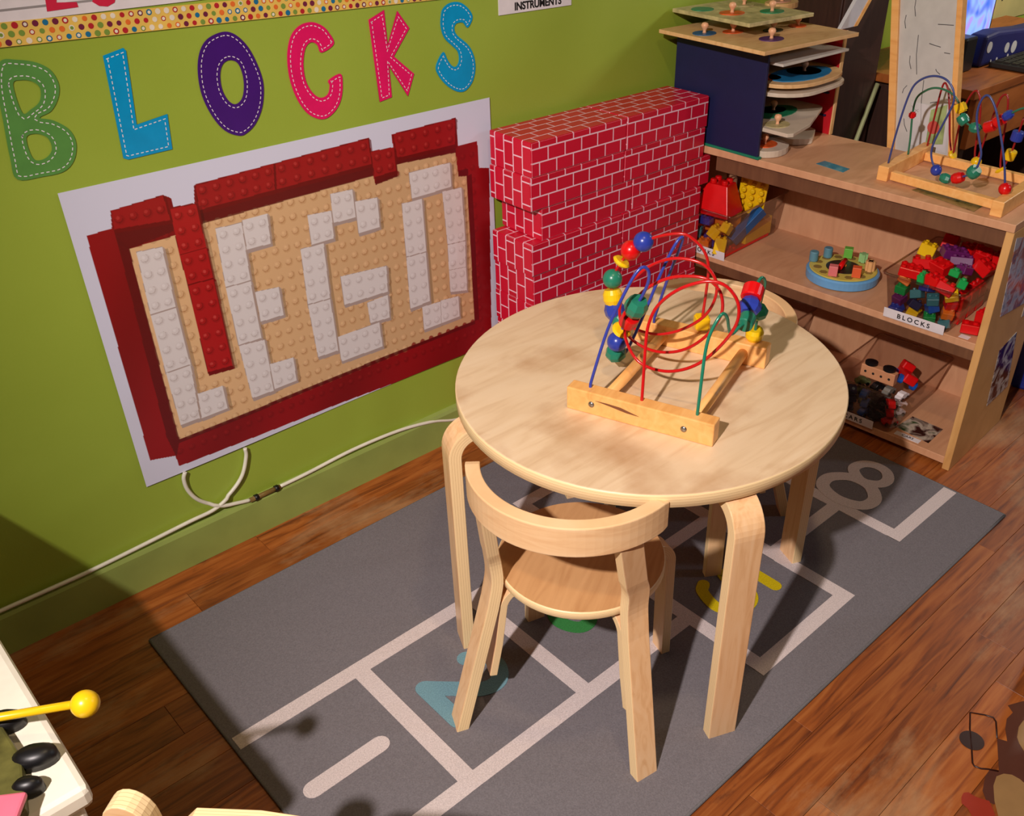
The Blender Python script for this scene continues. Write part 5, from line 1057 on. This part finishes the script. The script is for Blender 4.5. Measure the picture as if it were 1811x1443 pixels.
bm = bmesh.new(); bmesh.ops.create_uvsphere(bm, u_segments=20, v_segments=14, radius=.0150); link_mesh('head', bm, YELLOW, ml_, 0, True)

# wooden chair at the bottom edge: only the tip of one post and the top of the rail are in view
wc = empty('wooden_chair', (-.19, -.952, 0), math.atan2(-.78, .63)); tag(wc, 'birch plywood chair cut off by the bottom edge, rounded post tip showing', 'chair')
def cprism(name, P, y0, th, z=0):
    bm = bmesh.new(); prism(bm, P, 0, th, axes((0, y0, 0), (1, 0, 0), (0, 0, 1), (0, -1, 0))); uvl = bm.loops.layers.uv.verify()
    for f in bm.faces:
        if len(f.verts) == 4: f.material_index = 1
        for l in f.loops: l[uvl].uv = (0, (y0 - l.vert.co.y) / th)
    return link_mesh(name, bm, [BIRCH, EDGE], wc, .001)
def post(x, top): return [(x - .026, 0), (x + .026, 0), (x + .026, top - .055)] + [(x + .024 * math.cos(a), top - .032 + .032 * math.sin(a)) for a in np.linspace(.05, PI - .05, 11)] + [(x - .026, top - .055)]
cprism('back_post', post(0, .552), .0, .022); cprism('back_post', post(.265, .490), .0, .022)
cprism('top_rail', [(.03, .40), (.24, .40), (.275, .43), (.285, .485), (.27, .503), (.25, .508), (.12, .514), (.05, .505), (.03, .48)], .0185, .018)
box('seat', (.13, -.17, .30), (.30, .28, .018), BIRCH, wc, .004)
for x in (.0, .26): box('front_leg', (x, -.29, .145), (.035, .025, .29), BIRCH, wc, .002)

# right edge: pale wooden leg of another stool, blue chair
st = empty('wooden_stool', (1.36, -1.50, 0)); tag(st, 'pale wooden stool cut off by the right edge of the picture', 'stool')
bm = bmesh.new(); lathe(bm, [(.15, .30), (.155, .303), (.155, .317), (.15, .32)], 40); link_mesh('seat', bm, BIRCH, st)
for k in range(4): bent_leg('leg', st, math.radians(132 + 90 * k), .168, .06, .30, .036, .02, .03)
bc = empty('blue_plastic_chair', (2.42, -1.02, 0), .2); tag(bc, 'blue plastic chair partly hidden behind the shelf at the right edge', 'chair')
BP = plain('chair_blue', C(14, 30, 120), .4)
box('seat', (0, 0, .28), (.36, .36, .03), BP, bc, .012); box('backrest', (.17, 0, .46), (.03, .34, .30), BP, bc, .012); box('seat_trim', (-.185, 0, .285), (.012, .30, .02), RED, bc, .003)
for x in (-.155, .155):
    for y in (-.155, .155): box('leg', (x, y, .135), (.06, .06, .27), BP, bc, .008)
box('front_panel', (-.165, 0, .15), (.02, .30, .24), BP, bc, .005)

# floor sticker, bottom right: a brown cartoon animal with a cymbal, drawn flat
fs = empty('floor_sticker', (.98, -1.44, .0)); tag(fs, 'brown flat animal sticker on the wooden floor at the bottom right', 'sticker')
BRN = plain('print_brown', C(84, 48, 38), .35); DBR = plain('print_dark', C(44, 16, 14), .35)
def flat(name, P, m, z):
    bm = bmesh.new(); prism(bm, P, z, z + .0004); return link_mesh(name, bm, m, fs)
flat('body_print', FS_BODY, BRN, .0002); flat('belly_print', FS_BELLY, plain('print_tan', C(150, 116, 74), .35), .0006); flat('face_print', FS_FACE, plain('print_tan', C(150, 116, 74), .35), .0006); flat('red_print', FS_RED, plain('print_red', C(150, 50, 34), .35), .0007)
c = FS_DISC[0]; rr = math.dist(FS_DISC[0], FS_DISC[1])
flat('cymbal_print', [(c[0] + rr * math.cos(a), c[1] + rr * math.sin(a)) for a in np.linspace(0, 2 * PI, 29)[:-1]], DBR, .0008)
bm = bmesh.new(); tube(bm, [(p[0], p[1], .0004) for p in FS_LINE], .0016, 6); link_mesh('outline_print', bm, DBR, fs)
